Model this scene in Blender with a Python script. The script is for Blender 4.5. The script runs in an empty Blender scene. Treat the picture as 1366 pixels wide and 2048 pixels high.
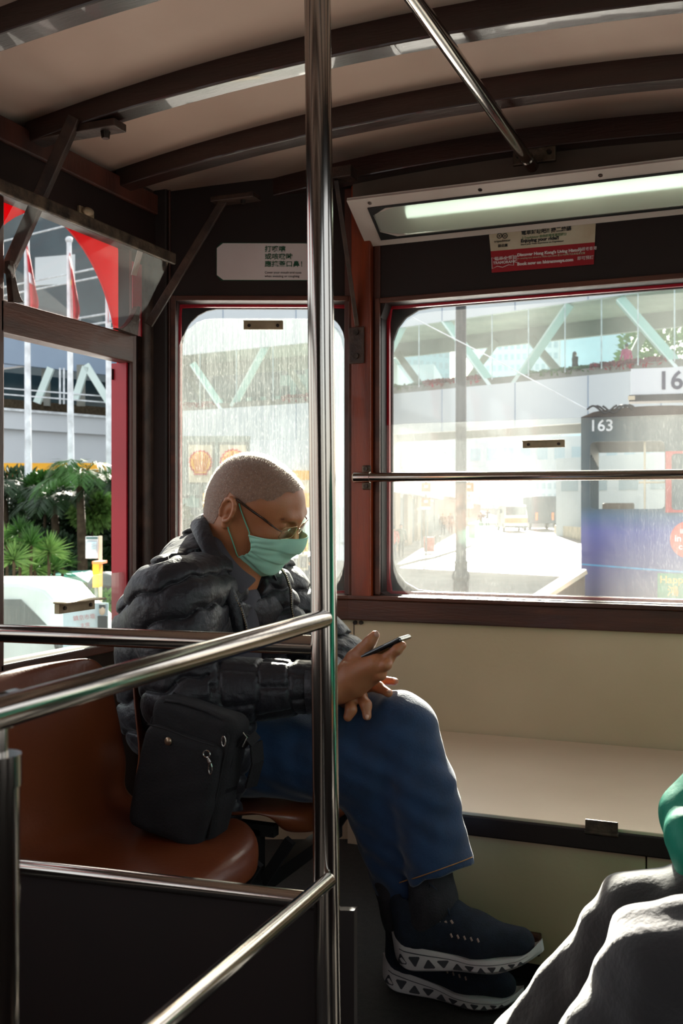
import bpy, bmesh, math, random
import numpy as np
from mathutils import Vector, Matrix
random.seed(7); np.random.seed(7)
PI = math.pi
R = math.radians
sc = bpy.context.scene
col = sc.collection

# ------------------------------------------------------------------ camera, sky, sun, exposure
YAW = R(22.5); FPX = 2100.0; EYE = 0.92
cam_d = bpy.data.cameras.new('camera'); cam = bpy.data.objects.new('camera', cam_d); col.objects.link(cam)
cam.location = (0, 0, EYE); cam.rotation_euler = (R(90), 0, YAW)
cam_d.sensor_fit = 'VERTICAL'; cam_d.sensor_height = 36; cam_d.sensor_width = 24
cam_d.lens = FPX / 2048 * 36
cam_d.dof.use_dof = True; cam_d.dof.focus_distance = 2.15; cam_d.dof.aperture_fstop = 11
cam_d.clip_start = 0.05; cam_d.clip_end = 2000
sc.camera = cam
SUN_PX, SUN_EL, SUN_E, SKY_E = 880, 25.8, 20.0, 0.27
saz = math.atan2(SUN_PX - 683, FPX) - YAW          # angle to the right of +y
w = bpy.data.worlds.new('sky'); sc.world = w; w.use_nodes = True
wn = w.node_tree.nodes; wl = w.node_tree.links
bg = wn['Background']; sky = wn.new('ShaderNodeTexSky'); sky.sky_type = 'NISHITA'
sky.sun_disc = False; sky.sun_elevation = R(SUN_EL); sky.sun_rotation = saz
sky.air_density = 1.0; sky.dust_density = 3.0; sky.ozone_density = 1.0
hz = wn.new('ShaderNodeMix'); hz.data_type = 'RGBA'; hz.inputs[0].default_value = .68; hz.inputs[7].default_value = (3.55, 3.55, 3.4, 1); wl.new(sky.outputs[0], hz.inputs[6]); wl.new(hz.outputs[2], bg.inputs[0]); bg.inputs[1].default_value = SKY_E
sun_d = bpy.data.lights.new('sun', 'SUN'); sun_d.energy = SUN_E; sun_d.angle = R(0.6); sun_d.color = (1.0, 0.93, 0.82)
sun = bpy.data.objects.new('sun', sun_d); col.objects.link(sun)
sd = Vector((math.sin(saz) * math.cos(R(SUN_EL)), math.cos(saz) * math.cos(R(SUN_EL)), math.sin(R(SUN_EL))))
sun.rotation_euler = sd.to_track_quat('Z', 'Y').to_euler(); sun.location = sd * 30
sc.view_settings.view_transform = 'Standard'; sc.view_settings.look = 'None'
sc.view_settings.gamma = 1; sc.view_settings.use_curve_mapping = False
sc.view_settings.exposure = 0.9
try:
    sc.cycles.use_denoising = True; sc.cycles.max_bounces = 10; sc.cycles.transparent_max_bounces = 24
    sc.cycles.sample_clamp_indirect = 6; sc.cycles.caustics_reflective = False; sc.cycles.caustics_refractive = False
except Exception: pass

# ------------------------------------------------------------------ helpers
FW = Vector((-math.sin(YAW), math.cos(YAW), 0)); RT = Vector((math.cos(YAW), math.sin(YAW), 0))
CAM = Vector((0, 0, EYE))
def ray(px, py): return FW + RT * ((px - 683) / FPX) + Vector((0, 0, (1024 - py) / FPX))
def V(px, py, D): return CAM + ray(px, py) * D
def onx(px, py, x): r = ray(px, py); return CAM + r * (x / r.x)
def ony(px, py, y): r = ray(px, py); return CAM + r * (y / r.y)
def onz(px, py, z): r = ray(px, py); return CAM + r * ((z - EYE) / r.z)

def lin(h):
    if not isinstance(h, str): return (h[0], h[1], h[2], 1)
    c = [int(h[i:i + 2], 16) / 255 for i in (0, 2, 4)]
    return tuple([(x / 12.92 if x <= .04045 else ((x + .055) / 1.055) ** 2.4) for x in c] + [1])
MATS = {}
def mat(name, c, rough=.5, metal=0, var=.12, scale=6, bump=0, bscale=None, stretch=(1, 1, 1), c2=None, spec=.5, sheen=0, trans=0, emit=None, es=1, coat=0, sss=0, aniso=0, detail=6):
    m = bpy.data.materials.new(name); m.use_nodes = True; MATS[name] = m
    n = m.node_tree.nodes; l = m.node_tree.links; b = n['Principled BSDF']
    tc = n.new('ShaderNodeTexCoord'); mp = n.new('ShaderNodeMapping'); mp.inputs['Scale'].default_value = stretch
    l.new(tc.outputs['Object'], mp.inputs[0])
    nz = n.new('ShaderNodeTexNoise'); nz.inputs['Scale'].default_value = scale; nz.inputs['Detail'].default_value = detail
    l.new(mp.outputs[0], nz.inputs['Vector'])
    C = lin(c); D2 = lin(c2) if c2 else tuple([x * (1 - 2.2 * var) for x in C[:3]] + [1])
    if not c2: C = tuple([min(1, x * (1 + var)) for x in C[:3]] + [1])
    cr = n.new('ShaderNodeValToRGB'); cr.color_ramp.elements[0].position = .34; cr.color_ramp.elements[1].position = .66
    cr.color_ramp.elements[0].color = D2; cr.color_ramp.elements[1].color = C
    l.new(nz.outputs[0], cr.inputs[0]); l.new(cr.outputs[0], b.inputs['Base Color'])
    b.inputs['Roughness'].default_value = rough; b.inputs['Metallic'].default_value = metal
    b.inputs['Specular IOR Level'].default_value = spec
    b.inputs['Sheen Weight'].default_value = sheen; b.inputs['Coat Weight'].default_value = coat
    b.inputs['Transmission Weight'].default_value = trans
    if sss: b.inputs['Subsurface Weight'].default_value = sss; b.inputs['Subsurface Radius'].default_value = (.012, .004, .002); b.inputs['Subsurface Scale'].default_value = 1
    if aniso: b.inputs['Anisotropic'].default_value = aniso
    if emit: b.inputs['Emission Color'].default_value = lin(emit); b.inputs['Emission Strength'].default_value = es
    if bump:
        n2 = n.new('ShaderNodeTexNoise'); n2.inputs['Scale'].default_value = bscale or scale * 4; n2.inputs['Detail'].default_value = 5
        l.new(mp.outputs[0], n2.inputs['Vector'])
        bp = n.new('ShaderNodeBump'); bp.inputs['Strength'].default_value = bump; bp.inputs['Distance'].default_value = .01
        l.new(n2.outputs[0], bp.inputs['Height']); l.new(bp.outputs[0], b.inputs['Normal'])
    return m
def glass(name, haze, tint=(1, 1, 1), streak=.5, speck=.3, refl=1.0, base=.25):
    """window pane: see-through, with a film of dust and scratches that scatters the light falling on it"""
    m = bpy.data.materials.new(name); m.use_nodes = True
    n = m.node_tree.nodes; l = m.node_tree.links; n.remove(n['Principled BSDF']); out = n['Material Output']
    tc = n.new('ShaderNodeTexCoord')
    def nz(scale, st, det=5):
        mp = n.new('ShaderNodeMapping'); mp.inputs['Scale'].default_value = st; l.new(tc.outputs['Object'], mp.inputs[0])
        t = n.new('ShaderNodeTexNoise'); t.inputs['Scale'].default_value = scale; t.inputs['Detail'].default_value = det; l.new(mp.outputs[0], t.inputs['Vector']); return t.outputs[0]
    def mth(op, a, b):
        q = n.new('ShaderNodeMath'); q.operation = op; q.use_clamp = False
        for i, x in enumerate((a, b)):
            if isinstance(x, (int, float)): q.inputs[i].default_value = x
            else: l.new(x, q.inputs[i])
        return q.outputs[0]
    def mr(x, a, b, c=0, d=1):
        q = n.new('ShaderNodeMapRange'); q.inputs[1].default_value = a; q.inputs[2].default_value = b; q.inputs[3].default_value = c; q.inputs[4].default_value = d; l.new(x, q.inputs[0]); return q.outputs[0]
    s1 = mr(nz(260, (1, 1, .03), 3), .45, .75)           # vertical drips
    s2 = mr(nz(400, (1, 1, 1), 2), .66, .74)         # specks
    s3 = mr(nz(3, (1, 1, 1), 3), .3, .7)             # soft patches
    s4 = mr(nz(150, (2, 2, .5), 8), .58, .68)        # scratches
    f = mth('ADD', mth('MULTIPLY', s1, streak), mth('MULTIPLY', s2, speck)); f = mth('ADD', f, mth('MULTIPLY', s4, speck * .6)); f = mth('ADD', f, mth('MULTIPLY', s3, .35)); f = mth('ADD', f, base)
    f = mth('MULTIPLY', f, haze); f = mth('MINIMUM', f, .9)
    tr = n.new('ShaderNodeBsdfTransparent'); tr.inputs[0].default_value = (*tint, 1)
    tl = n.new('ShaderNodeBsdfTranslucent'); tl.inputs[0].default_value = (.9, .92, .88, 1)
    df = n.new('ShaderNodeBsdfDiffuse'); df.inputs[0].default_value = (.8, .8, .76, 1)
    a = n.new('ShaderNodeMixShader'); a.inputs[0].default_value = .35; l.new(tl.outputs[0], a.inputs[1]); l.new(df.outputs[0], a.inputs[2])
    b = n.new('ShaderNodeMixShader'); l.new(f, b.inputs[0]); l.new(tr.outputs[0], b.inputs[1]); l.new(a.outputs[0], b.inputs[2])
    gl = n.new('ShaderNodeBsdfGlossy'); gl.inputs['Roughness'].default_value = .04
    fc_ = n.new('ShaderNodeLayerWeight'); fc_.inputs[0].default_value = .5
    frf = mth('ADD', mth('MULTIPLY', mth('POWER', fc_.outputs['Facing'], 4.0), .9), .03)
    c = n.new('ShaderNodeMixShader'); l.new(mth('MULTIPLY', frf, refl), c.inputs[0]); l.new(b.outputs[0], c.inputs[1]); l.new(gl.outputs[0], c.inputs[2])
    l.new(c.outputs[0], out.inputs[0]); MATS[name] = m
    return m

def put(o, label=None, cat=None, group=None, kind=None):
    if label: o['label'] = label
    if cat: o['category'] = cat
    if group: o['group'] = group
    if kind: o['kind'] = kind
    return o
def empty(name, loc=(0, 0, 0), rz=0):
    o = bpy.data.objects.new(name, None); col.objects.link(o); o.location = loc; o.rotation_euler = (0, 0, rz); o.empty_display_size = .05
    return o
def thing(name, label, cat, loc=(0, 0, 0), rz=0, group=None): return put(empty(name, loc, rz), label, cat, group)
def parent(o, p):
    """keep world placement: p may be moved/rotated, part data given in world space"""
    bpy.context.view_layer.update() if False else None
    o.parent = p
    return o
def copy_tree(o, par=None):
    c = o.copy(); col.objects.link(c); c.parent = par
    for ch in list(o.children): copy_tree(ch, c)
    return c
class MB:
    """collects shapes into ONE mesh"""
    def __init__(s): s.v = []; s.f = []
    def add(s, vs, fs):
        o = len(s.v); s.v += [tuple(p) for p in vs]; s.f += [tuple(i + o for i in f) for f in fs]; return s
    def box(s, a, b, M=None):
        x0, y0, z0 = a; x1, y1, z1 = b
        vs = [Vector(p) for p in ((x0, y0, z0), (x1, y0, z0), (x1, y1, z0), (x0, y1, z0), (x0, y0, z1), (x1, y0, z1), (x1, y1, z1), (x0, y1, z1))]
        if M is not None: vs = [M @ p for p in vs]
        return s.add(vs, [(0, 3, 2, 1), (4, 5, 6, 7), (0, 1, 5, 4), (1, 2, 6, 5), (2, 3, 7, 6), (3, 0, 4, 7)])
    def bar(s, p, q, wd, th, up=(0, 0, 1)):
        """rectangular bar from p to q: wd across, th along up"""
        p = Vector(p); q = Vector(q); d = (q - p); L = d.length; d.normalize(); up = Vector(up)
        x = d.cross(up); x.normalize(); z = x.cross(d)
        M = Matrix(((x.x, d.x, z.x, p.x), (x.y, d.y, z.y, p.y), (x.z, d.z, z.z, p.z), (0, 0, 0, 1)))
        return s.box((-wd / 2, 0, -th / 2), (wd / 2, L, th / 2), M)
    def tube(s, pts, r, n=16, caps=True, closed=False):
        pts = [Vector(p) for p in pts]; N = len(pts); rs = r if isinstance(r, (list, tuple)) else [r] * N
        T = []
        for i in range(N):
            a = pts[i - 1] if (i > 0 or closed) else pts[0]; b = pts[(i + 1) % N] if (i < N - 1 or closed) else pts[-1]
            t = (b - a); T.append(t.normalized() if t.length > 1e-9 else Vector((0, 0, 1)))
        u = T[0].orthogonal().normalized(); vs = []; fs = []
        for i in range(N):
            u = (u - T[i] * u.dot(T[i])); u = u.normalized() if u.length > 1e-6 else T[i].orthogonal().normalized()
            w_ = T[i].cross(u)
            for k in range(n):
                a = 2 * PI * k / n; vs.append(pts[i] + (u * math.cos(a) + w_ * math.sin(a)) * rs[i])
        for i in range(N if closed else N - 1):
            j = (i + 1) % N
            for k in range(n): fs.append((i * n + k, i * n + (k + 1) % n, j * n + (k + 1) % n, j * n + k))
        if caps and not closed: fs += [tuple(reversed(range(n))), tuple((N - 1) * n + k for k in range(n))]
        return s.add(vs, fs)
    def ball(s, c, r, n=12, sc_=(1, 1, 1)):
        vs = []; fs = []; c = Vector(c)
        for i in range(n + 1):
            th = PI * i / n
            for k in range(2 * n):
                a = PI * k / n; vs.append(c + Vector((r * sc_[0] * math.sin(th) * math.cos(a), r * sc_[1] * math.sin(th) * math.sin(a), r * sc_[2] * math.cos(th))))
        for i in range(n):
            for k in range(2 * n): fs.append((i * 2 * n + k, (i + 1) * 2 * n + k, (i + 1) * 2 * n + (k + 1) % (2 * n), i * 2 * n + (k + 1) % (2 * n)))
        return s.add(vs, fs)
    def prism(s, poly, d):
        """poly: list of 3D points (planar), extruded by vector d"""
        n = len(poly); poly = [Vector(p) for p in poly]; d = Vector(d)
        return s.add(poly + [p + d for p in poly], [tuple(reversed(range(n))), tuple(range(n, 2 * n))] + [(i, (i + 1) % n, n + (i + 1) % n, n + i) for i in range(n)])
    def grid(s, P, closed_u=False):
        """P[i][j] points"""
        n = len(P); m = len(P[0]); fs = []
        for i in range(n - 1 + (1 if closed_u else 0)):
            for j in range(m - 1): fs.append((i * m + j, ((i + 1) % n) * m + j, ((i + 1) % n) * m + j + 1, i * m + j + 1))
        return s.add([p for r_ in P for p in r_], fs)
    def build(s, name, m, par=None, smooth=False, bevel=0, solid=0, off=0, subd=0):
        me = bpy.data.meshes.new(name); me.from_pydata(s.v, [], s.f); me.update()
        return link(me, name, m, par, smooth, bevel, solid, off, subd)
def link(me, name, m, par=None, smooth=False, bevel=0, solid=0, off=0, subd=0):
    bm = bmesh.new(); bm.from_mesh(me); bmesh.ops.recalc_face_normals(bm, faces=bm.faces); bm.to_mesh(me); bm.free()
    o = bpy.data.objects.new(name, me); col.objects.link(o)
    if m is not None: me.materials.append(m)
    if solid: q = o.modifiers.new('s', 'SOLIDIFY'); q.thickness = solid; q.offset = off
    if bevel: q = o.modifiers.new('b', 'BEVEL'); q.width = bevel; q.segments = 2; q.limit_method = 'ANGLE'; q.angle_limit = R(40)
    if subd: q = o.modifiers.new('d', 'SUBSURF'); q.levels = subd; q.render_levels = subd
    if smooth:
        for p in me.polygons: p.use_smooth = True
        if smooth == 'auto' or bevel:
            try: me.set_sharp_from_angle(angle=R(35))
            except Exception: pass
    if par is not None:
        o.parent = par
        if par.get('_abs', 1): o.matrix_parent_inverse = par_world(par).inverted()
    return o
def par_world(p):
    M = Matrix.LocRotScale(p.location, p.rotation_euler, p.scale)
    if p.parent: M = par_world(p.parent) @ p.matrix_parent_inverse @ M
    return M
def local_parts(t): t['_abs'] = 0; return t
def S(o): o['kind'] = 'structure'; return o
class Frame:
    """a vertical wall plane: u along, n outwards, z up"""
    def __init__(s, o, d):
        s.o = Vector((o[0], o[1], 0)); s.d = Vector((d[0], d[1], 0)).normalized(); s.n = Vector((-s.d.y, s.d.x, 0))
        s.M = Matrix(((s.d.x, s.n.x, 0, s.o.x), (s.d.y, s.n.y, 0, s.o.y), (0, 0, 1, 0), (0, 0, 0, 1)))
    def pt(s, u, n, z): return s.o + s.d * u + s.n * n + Vector((0, 0, z))
    def hit(s, px, py, n=0):
        r = ray(px, py); t = (s.o + s.n * n - CAM).dot(s.n) / r.dot(s.n); p = CAM + r * t
        return (p - s.o).dot(s.d), p.z
def box(fr, u0, u1, n0, n1, z0, z1, mb=None):
    return (mb or MB()).box((u0, n0, z0), (u1, n1, z1), fr.M)
def rr_loop(cx, cz, hw, hh, rad, th):
    """point on rounded rectangle at angle th; rad: (tr, tl, bl, br)"""
    dx, dz = math.cos(th), math.sin(th)
    r = rad[0] if dx >= 0 and dz >= 0 else rad[1] if dx < 0 and dz >= 0 else rad[2] if dx < 0 else rad[3]
    def sdf(t):
        x = abs(dx * t) - hw + r; z = abs(dz * t) - hh + r
        return math.hypot(max(x, 0), max(z, 0)) + min(max(x, z), 0) - r
    lo, hi = 0, 4 * (hw + hh)
    for _ in range(40):
        m_ = (lo + hi) / 2
        if sdf(m_) > 0: hi = m_
        else: lo = m_
    return cx + dx * lo, cz + dz * lo
def plate(fr, O, H, rad, n0, n1, name, m, par=None, outer_r=0):
    """plate O=(u0,u1,z0,z1) with rounded hole H, between n0 and n1"""
    cx, cz = (H[0] + H[1]) / 2, (H[2] + H[3]) / 2
    if not isinstance(rad, tuple): rad = (rad,) * 4
    angs = [2 * PI * i / 96 for i in range(96)]
    for (u, z) in ((O[0], O[2]), (O[1], O[2]), (O[1], O[3]), (O[0], O[3])): angs.append(math.atan2(z - cz, u - cx) % (2 * PI))
    angs = sorted(set(round(a, 6) for a in angs)); N = len(angs); inner = []; outer = []
    for a in angs:
        inner.append(rr_loop(cx, cz, (H[1] - H[0]) / 2, (H[3] - H[2]) / 2, rad, a))
        dx, dz = math.cos(a), math.sin(a); t = 1e9
        if dx > 1e-9: t = min(t, (O[1] - cx) / dx)
        if dx < -1e-9: t = min(t, (O[0] - cx) / dx)
        if dz > 1e-9: t = min(t, (O[3] - cz) / dz)
        if dz < -1e-9: t = min(t, (O[2] - cz) / dz)
        outer.append((cx + dx * t, cz + dz * t))
    vs = [fr.pt(u, n0, z) for u, z in inner] + [fr.pt(u, n0, z) for u, z in outer] + [fr.pt(u, n1, z) for u, z in inner] + [fr.pt(u, n1, z) for u, z in outer]
    fs = []
    for i in range(N):
        j = (i + 1) % N
        fs += [(i, j, N + j, N + i), (2 * N + j, 2 * N + i, 3 * N + i, 3 * N + j), (i, 2 * N + i, 2 * N + j, j), (N + i, N + j, 3 * N + j, 3 * N + i)]
    return MB().add(vs, fs).build(name, m, par)
def text(s, M, size, m, name, par=None, ext=.0004, align='LEFT', bold=0, sx=1):
    cu = bpy.data.curves.new('t', 'FONT'); cu.body = s; cu.size = size; cu.extrude = ext; cu.align_x = align; cu.align_y = 'CENTER'; cu.offset = bold; cu.resolution_u = 3
    t = bpy.data.objects.new('t', cu); col.objects.link(t)
    dg = bpy.context.evaluated_depsgraph_get(); me = bpy.data.meshes.new_from_object(t.evaluated_get(dg))
    bpy.data.objects.remove(t); bpy.data.curves.remove(cu)
    me.materials.clear(); me.transform(Matrix.Diagonal((sx, 1, 1, 1))); me.transform(M); me.name = name
    o = bpy.data.objects.new(name, me); col.objects.link(o); me.materials.append(m)
    if par is not None: o.parent = par; o.matrix_parent_inverse = par_world(par).inverted()
    return o
def wallM(fr, u, n, z, tilt=0):
    """text frame on the room side of a wall: x along u, y up, facing inwards"""
    X = fr.d; Y = Vector((0, 0, 1)); 
    if tilt: X, Y = X * math.cos(tilt) + Y * math.sin(tilt), Y * math.cos(tilt) - X * math.sin(tilt)
    Z = X.cross(Y); p = fr.pt(u, n, z)
    return Matrix(((X.x, Y.x, Z.x, p.x), (X.y, Y.y, Z.y, p.y), (X.z, Y.z, Z.z, p.z), (0, 0, 0, 1)))

# ------------------------------------------------------------------ implicit surfaces (organic shapes as one continuous mesh)
def surface_nets(F, org, h):
    Sg = F < 0; nx, ny, nz = F.shape
    c = np.zeros((nx - 1, ny - 1, nz - 1), np.int8)
    for i in (0, 1):
        for j in (0, 1):
            for k in (0, 1): c += Sg[i:nx - 1 + i, j:ny - 1 + j, k:nz - 1 + k]
    I, J, K = np.nonzero((c > 0) & (c < 8)); idx = -np.ones(c.shape, np.int32); idx[I, J, K] = np.arange(len(I))
    P = np.zeros((len(I), 3)); W = np.zeros(len(I)); cr = [(i, j, k) for i in (0, 1) for j in (0, 1) for k in (0, 1)]
    for a in cr:
        for ax in range(3):
            if a[ax] == 0:
                b = list(a); b[ax] = 1
                fa = F[I + a[0], J + a[1], K + a[2]]; fb = F[I + b[0], J + b[1], K + b[2]]; m_ = (fa < 0) != (fb < 0)
                t = np.where(m_, fa / np.where(m_, fa - fb, 1), 0)
                for q in range(3): P[:, q] += np.where(m_, a[q] + (t if q == ax else 0), 0)
                W += m_
    P = P / W[:, None] + np.stack([I, J, K], 1); P = P * h + np.array(org)
    Q = []
    for ax in range(3):
        o1, o2 = (ax + 1) % 3, (ax + 2) % 3
        sl = [slice(None)] * 3; sl2 = [slice(None)] * 3; sl[ax] = slice(0, -1); sl2[ax] = slice(1, None)
        E = Sg[tuple(sl)] != Sg[tuple(sl2)]; G = np.stack(np.nonzero(E), 1)
        G = G[(G[:, o1] > 0) & (G[:, o2] > 0) & (G[:, o1] < F.shape[o1] - 1) & (G[:, o2] < F.shape[o2] - 1)]
        ins = Sg[G[:, 0], G[:, 1], G[:, 2]]
        def cell(d1, d2):
            g = G.copy(); g[:, o1] -= d1; g[:, o2] -= d2; return idx[g[:, 0], g[:, 1], g[:, 2]]
        q = np.stack([cell(0, 0), cell(1, 0), cell(1, 1), cell(0, 1)], 1); q[~ins] = q[~ins][:, ::-1]; Q.append(q)
    return P, np.concatenate(Q)
def smin(a, b, k):
    if k <= 0: return np.minimum(a, b)
    h_ = np.maximum(k - np.abs(a - b), 0) / k; return np.minimum(a, b) - h_ * h_ * k * .25
def pr_eval(p, X):
    """signed distance of one primitive at points X (...,3)"""
    t = p[0]
    if t == 'c':
        a = np.array(p[1], float); b = np.array(p[2], float); r0, r1 = p[3], p[4]; o = p[6] if len(p) > 6 else {}
        ab = b - a; L2 = max(ab.dot(ab), 1e-12); q = X - a; h_ = np.clip((q @ ab) / L2, 0, 1); w_ = q - h_[..., None] * ab
        if 'flat' in o:            # squash along a direction: (dir, factor)
            fd = np.array(o['flat'][0], float); fd /= np.linalg.norm(fd); w_ = w_ + (w_ @ fd)[..., None] * fd * (1 / o['flat'][1] - 1)
        d = np.sqrt((w_ ** 2).sum(-1)) - (r0 + (r1 - r0) * h_)
        if 'flat' in o: d = d * min(1, o['flat'][1] * 1.3)
        if 'disp' in o: d = d - o['disp'](X, h_ * math.sqrt(L2), w_)
        return d
    c = np.array(p[1], float); r = np.array(p[2], float); q = X - c
    if len(p) > 5 and p[5] is not None: q = q @ np.array(p[5])       # columns = local axes
    k0 = np.sqrt(((q / r) ** 2).sum(-1)); k1 = np.sqrt(((q / (r * r)) ** 2).sum(-1)) + 1e-9
    return k0 * (k0 - 1) / k1
def sdf_points(prims, X):
    F = np.full(X.shape[:-1], 1.0)
    for p in prims:
        k = p[5] if p[0] == 'c' else p[3]; d = pr_eval(p, X)
        if p[0] == '-e': F = -smin(-F, d, k)
        else: F = smin(F, d, k)
    return F
def sdf_field(prims, h, pad=.03, clip=None):
    lo = np.full(3, 9e9); hi = -lo; bb = []
    for p in prims:
        if p[0] == 'c': P = np.array([p[1], p[2]], float); r = max(p[3], p[4]); k = p[5]; a = P.min(0) - r; b = P.max(0) + r
        else: r = max(p[2]); k = p[3]; a = np.array(p[1], float) - r; b = np.array(p[1], float) + r
        bb.append((a - k - pad * .7, b + k + pad * .7))
        if p[0] != '-e': lo = np.minimum(lo, a); hi = np.maximum(hi, b)
    lo -= pad; hi += pad; n = np.ceil((hi - lo) / h).astype(int) + 1
    F = np.full(n, .05, np.float32); ax = [lo[i] + np.arange(n[i]) * h for i in range(3)]
    for p, (a, b) in zip(prims, bb):
        i0 = np.clip(((a - lo) / h).astype(int), 0, n); i1 = np.clip(((b - lo) / h).astype(int) + 2, 0, n)
        if (i1 <= i0).any(): continue
        sl = tuple(slice(i0[i], i1[i]) for i in range(3))
        X = np.stack(np.meshgrid(*[ax[i][sl[i]] for i in range(3)], indexing='ij'), -1)
        d = pr_eval(p, X); k = p[5] if p[0] == 'c' else p[3]
        F[sl] = -smin(-F[sl], d, k) if p[0] == '-e' else smin(F[sl], d, k)
    return F, lo
def sdf_mesh(prims, h, cut=None, post=None, smooth_it=1):
    F, lo = sdf_field(prims, h)
    if post is not None:
        n = F.shape; X = np.stack(np.meshgrid(*[lo[i] + np.arange(n[i]) * h for i in range(3)], indexing='ij'), -1); F = post(F, X).astype(np.float32)
    P, Q = surface_nets(F, lo, h)
    if cut is not None:                        # open the mesh: drop faces whose centre fails the test
        C = P[Q].mean(1); Q = Q[cut(C)]
        used = np.unique(Q); mp = -np.ones(len(P), int); mp[used] = np.arange(len(used)); P = P[used]; Q = mp[Q]
    for _ in range(smooth_it):                 # light laplacian
        A = np.zeros_like(P); cnt = np.zeros(len(P))
        for a in range(4):
            b = (a + 1) % 4
            np.add.at(A, Q[:, a], P[Q[:, b]]); np.add.at(A, Q[:, b], P[Q[:, a]]); np.add.at(cnt, Q[:, a], 1); np.add.at(cnt, Q[:, b], 1)
        P = P * .5 + .5 * A / cnt[:, None]
    return P, Q
def mesh_np(PQ, name, m, par=None, solid=0, off=0):
    vs = []; fs = []; o = 0
    for P, Q in PQ: vs.append(P); fs.append(Q + o); o += len(P)
    P = np.concatenate(vs); Q = np.concatenate(fs)
    me = bpy.data.meshes.new(name); me.vertices.add(len(P)); me.vertices.foreach_set('co', P.astype(np.float32).ravel())
    me.loops.add(len(Q) * 4); me.loops.foreach_set('vertex_index', Q.astype(np.int32).ravel())
    me.polygons.add(len(Q)); me.polygons.foreach_set('loop_start', np.arange(len(Q), dtype=np.int32) * 4)
    me.update(calc_edges=True); me.validate(); me.polygons.foreach_set('use_smooth', np.ones(len(me.polygons), bool))
    o = bpy.data.objects.new(name, me); col.objects.link(o); me.materials.append(m)
    if solid: q = o.modifiers.new('s', 'SOLIDIFY'); q.thickness = solid; q.offset = off
    if par is not None: o.parent = par; o.matrix_parent_inverse = par_world(par).inverted()
    return o
def SD(prims, h, name, m, par=None, **kw):
    P, Q = sdf_mesh(prims, h, **kw); return mesh_np([(P, Q)], name, m, par)
# ------------------------------------------------------------------ materials
wood = mat('brown wood', '55281a', .5, var=.25, scale=5, stretch=(3, 3, .4), bump=.15, bscale=60, c2='33150c', coat=.08)
woodx = mat('brown wood lengthwise', '5a2c1a', .5, var=.25, scale=5, stretch=(.4, .4, 4), bump=.15, bscale=60, c2='36180e', coat=.08)
woodr = mat('red brown varnished wood', '96380e', .45, scale=4, stretch=(4, 4, .5), bump=.1, bscale=60, c2='58200a', coat=.1)
dark = mat('dark brown paint', '22130f', .5, scale=3, bump=.08, bscale=30, c2='190d0a', spec=.35)
cream = mat('cream painted board', 'd4b898', .55, scale=2.5, c2='c6aa89', bump=.05, bscale=80)
seatboard = mat('pinkish cream painted board', 'e2c8ad', .45, scale=2.5, c2='d6bb9f', bump=.04, bscale=80)
ceilm = mat('pinkish ceiling paint', 'e0c5b6', .6, scale=2, c2='cdae9e', bump=.04, bscale=40)
floorm = mat('dark ribbed floor', '2b2827', .7, scale=60, c2='1d1b1b', bump=.3, bscale=300)
steel = mat('polished steel', 'b3aca4', .13, 1, var=.05, scale=3, bump=.03, bscale=14, stretch=(1, 1, .3))
darksteel = mat('worn dark steel', '6b5a4a', .45, .6, var=.3, scale=30, bump=.2, bscale=90, c2='2e2521')
bracketm = mat('brown steel bracket', '4a352a', .5, .25, var=.3, scale=20, bump=.2, bscale=90, c2='2a1c17')
red = mat('red tram paint', 'b5172a', .35, scale=3, c2='9c1424', bump=.03)
redt = mat('translucent red tram panel', 'c4182c', .4, scale=3, c2='ad1626', trans=0)
_n = redt.node_tree.nodes; _l = redt.node_tree.links; _t = _n.new('ShaderNodeBsdfTranslucent'); _t.inputs[0].default_value = (.75, .03, .05, 1); _m = _n.new('ShaderNodeMixShader'); _m.inputs[0].default_value = .5  # translucency added so sun from outside makes the red skin glow
_l.new(_n['Principled BSDF'].outputs[0], _m.inputs[1]); _l.new(_t.outputs[0], _m.inputs[2]); _l.new(_m.outputs[0], _n['Material Output'].inputs[0])
black = mat('black rubber', '151313', .6, scale=10, c2='0c0b0b')
brass = mat('bronze metal', 'a8957a', .5, .35, scale=20, c2='8a765c')
screwm = mat('screw metal', '4a3f38', .4, .8, scale=40, c2='201a17')
whitep = mat('aged white metal frame', 'c9b9b0', .4, scale=4, c2='b5a49b')
lens_glass = mat('lamp lens', 'e2e0d6', .36, trans=.62, scale=3, c2='d6d4c8')
lamp_in = mat('lamp reflector', 'b9b2a6', .35, scale=4, c2='9e978c')
tubem = mat('lit tube', 'f2fff6', .4, scale=3, emit='e6fff2', es=2.4)
stick_w = mat('white sticker', 'd8c8c6', .4, scale=5, c2='cdbcba')
stick_r = mat('red sticker', '9c1420', .4, scale=5, c2='8a101a')
stick_g = mat('green print', '0c4a2c', .5, scale=5, c2='0a4027')
stick_k = mat('black print', '1b1a1a', .5, scale=5, c2='141313')
stick_o = mat('old paper', 'c9bba6', .5, scale=8, c2='b09a80')
g_end = glass('dusty pane', .068, (.98, .99, .98), .15, .9)
g_fac = glass('streaked pane', .062, (.95, .98, .96), .6, 1.4)
g_top = glass('clear pane', .05, (.98, .99, .99), .1, .2)
g_side = glass('side pane', .10, (.90, .97, .94), .2, .5)
g_hop = glass('hopper pane', .03, (.98, .98, .98), .1, .4, .8)

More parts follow.
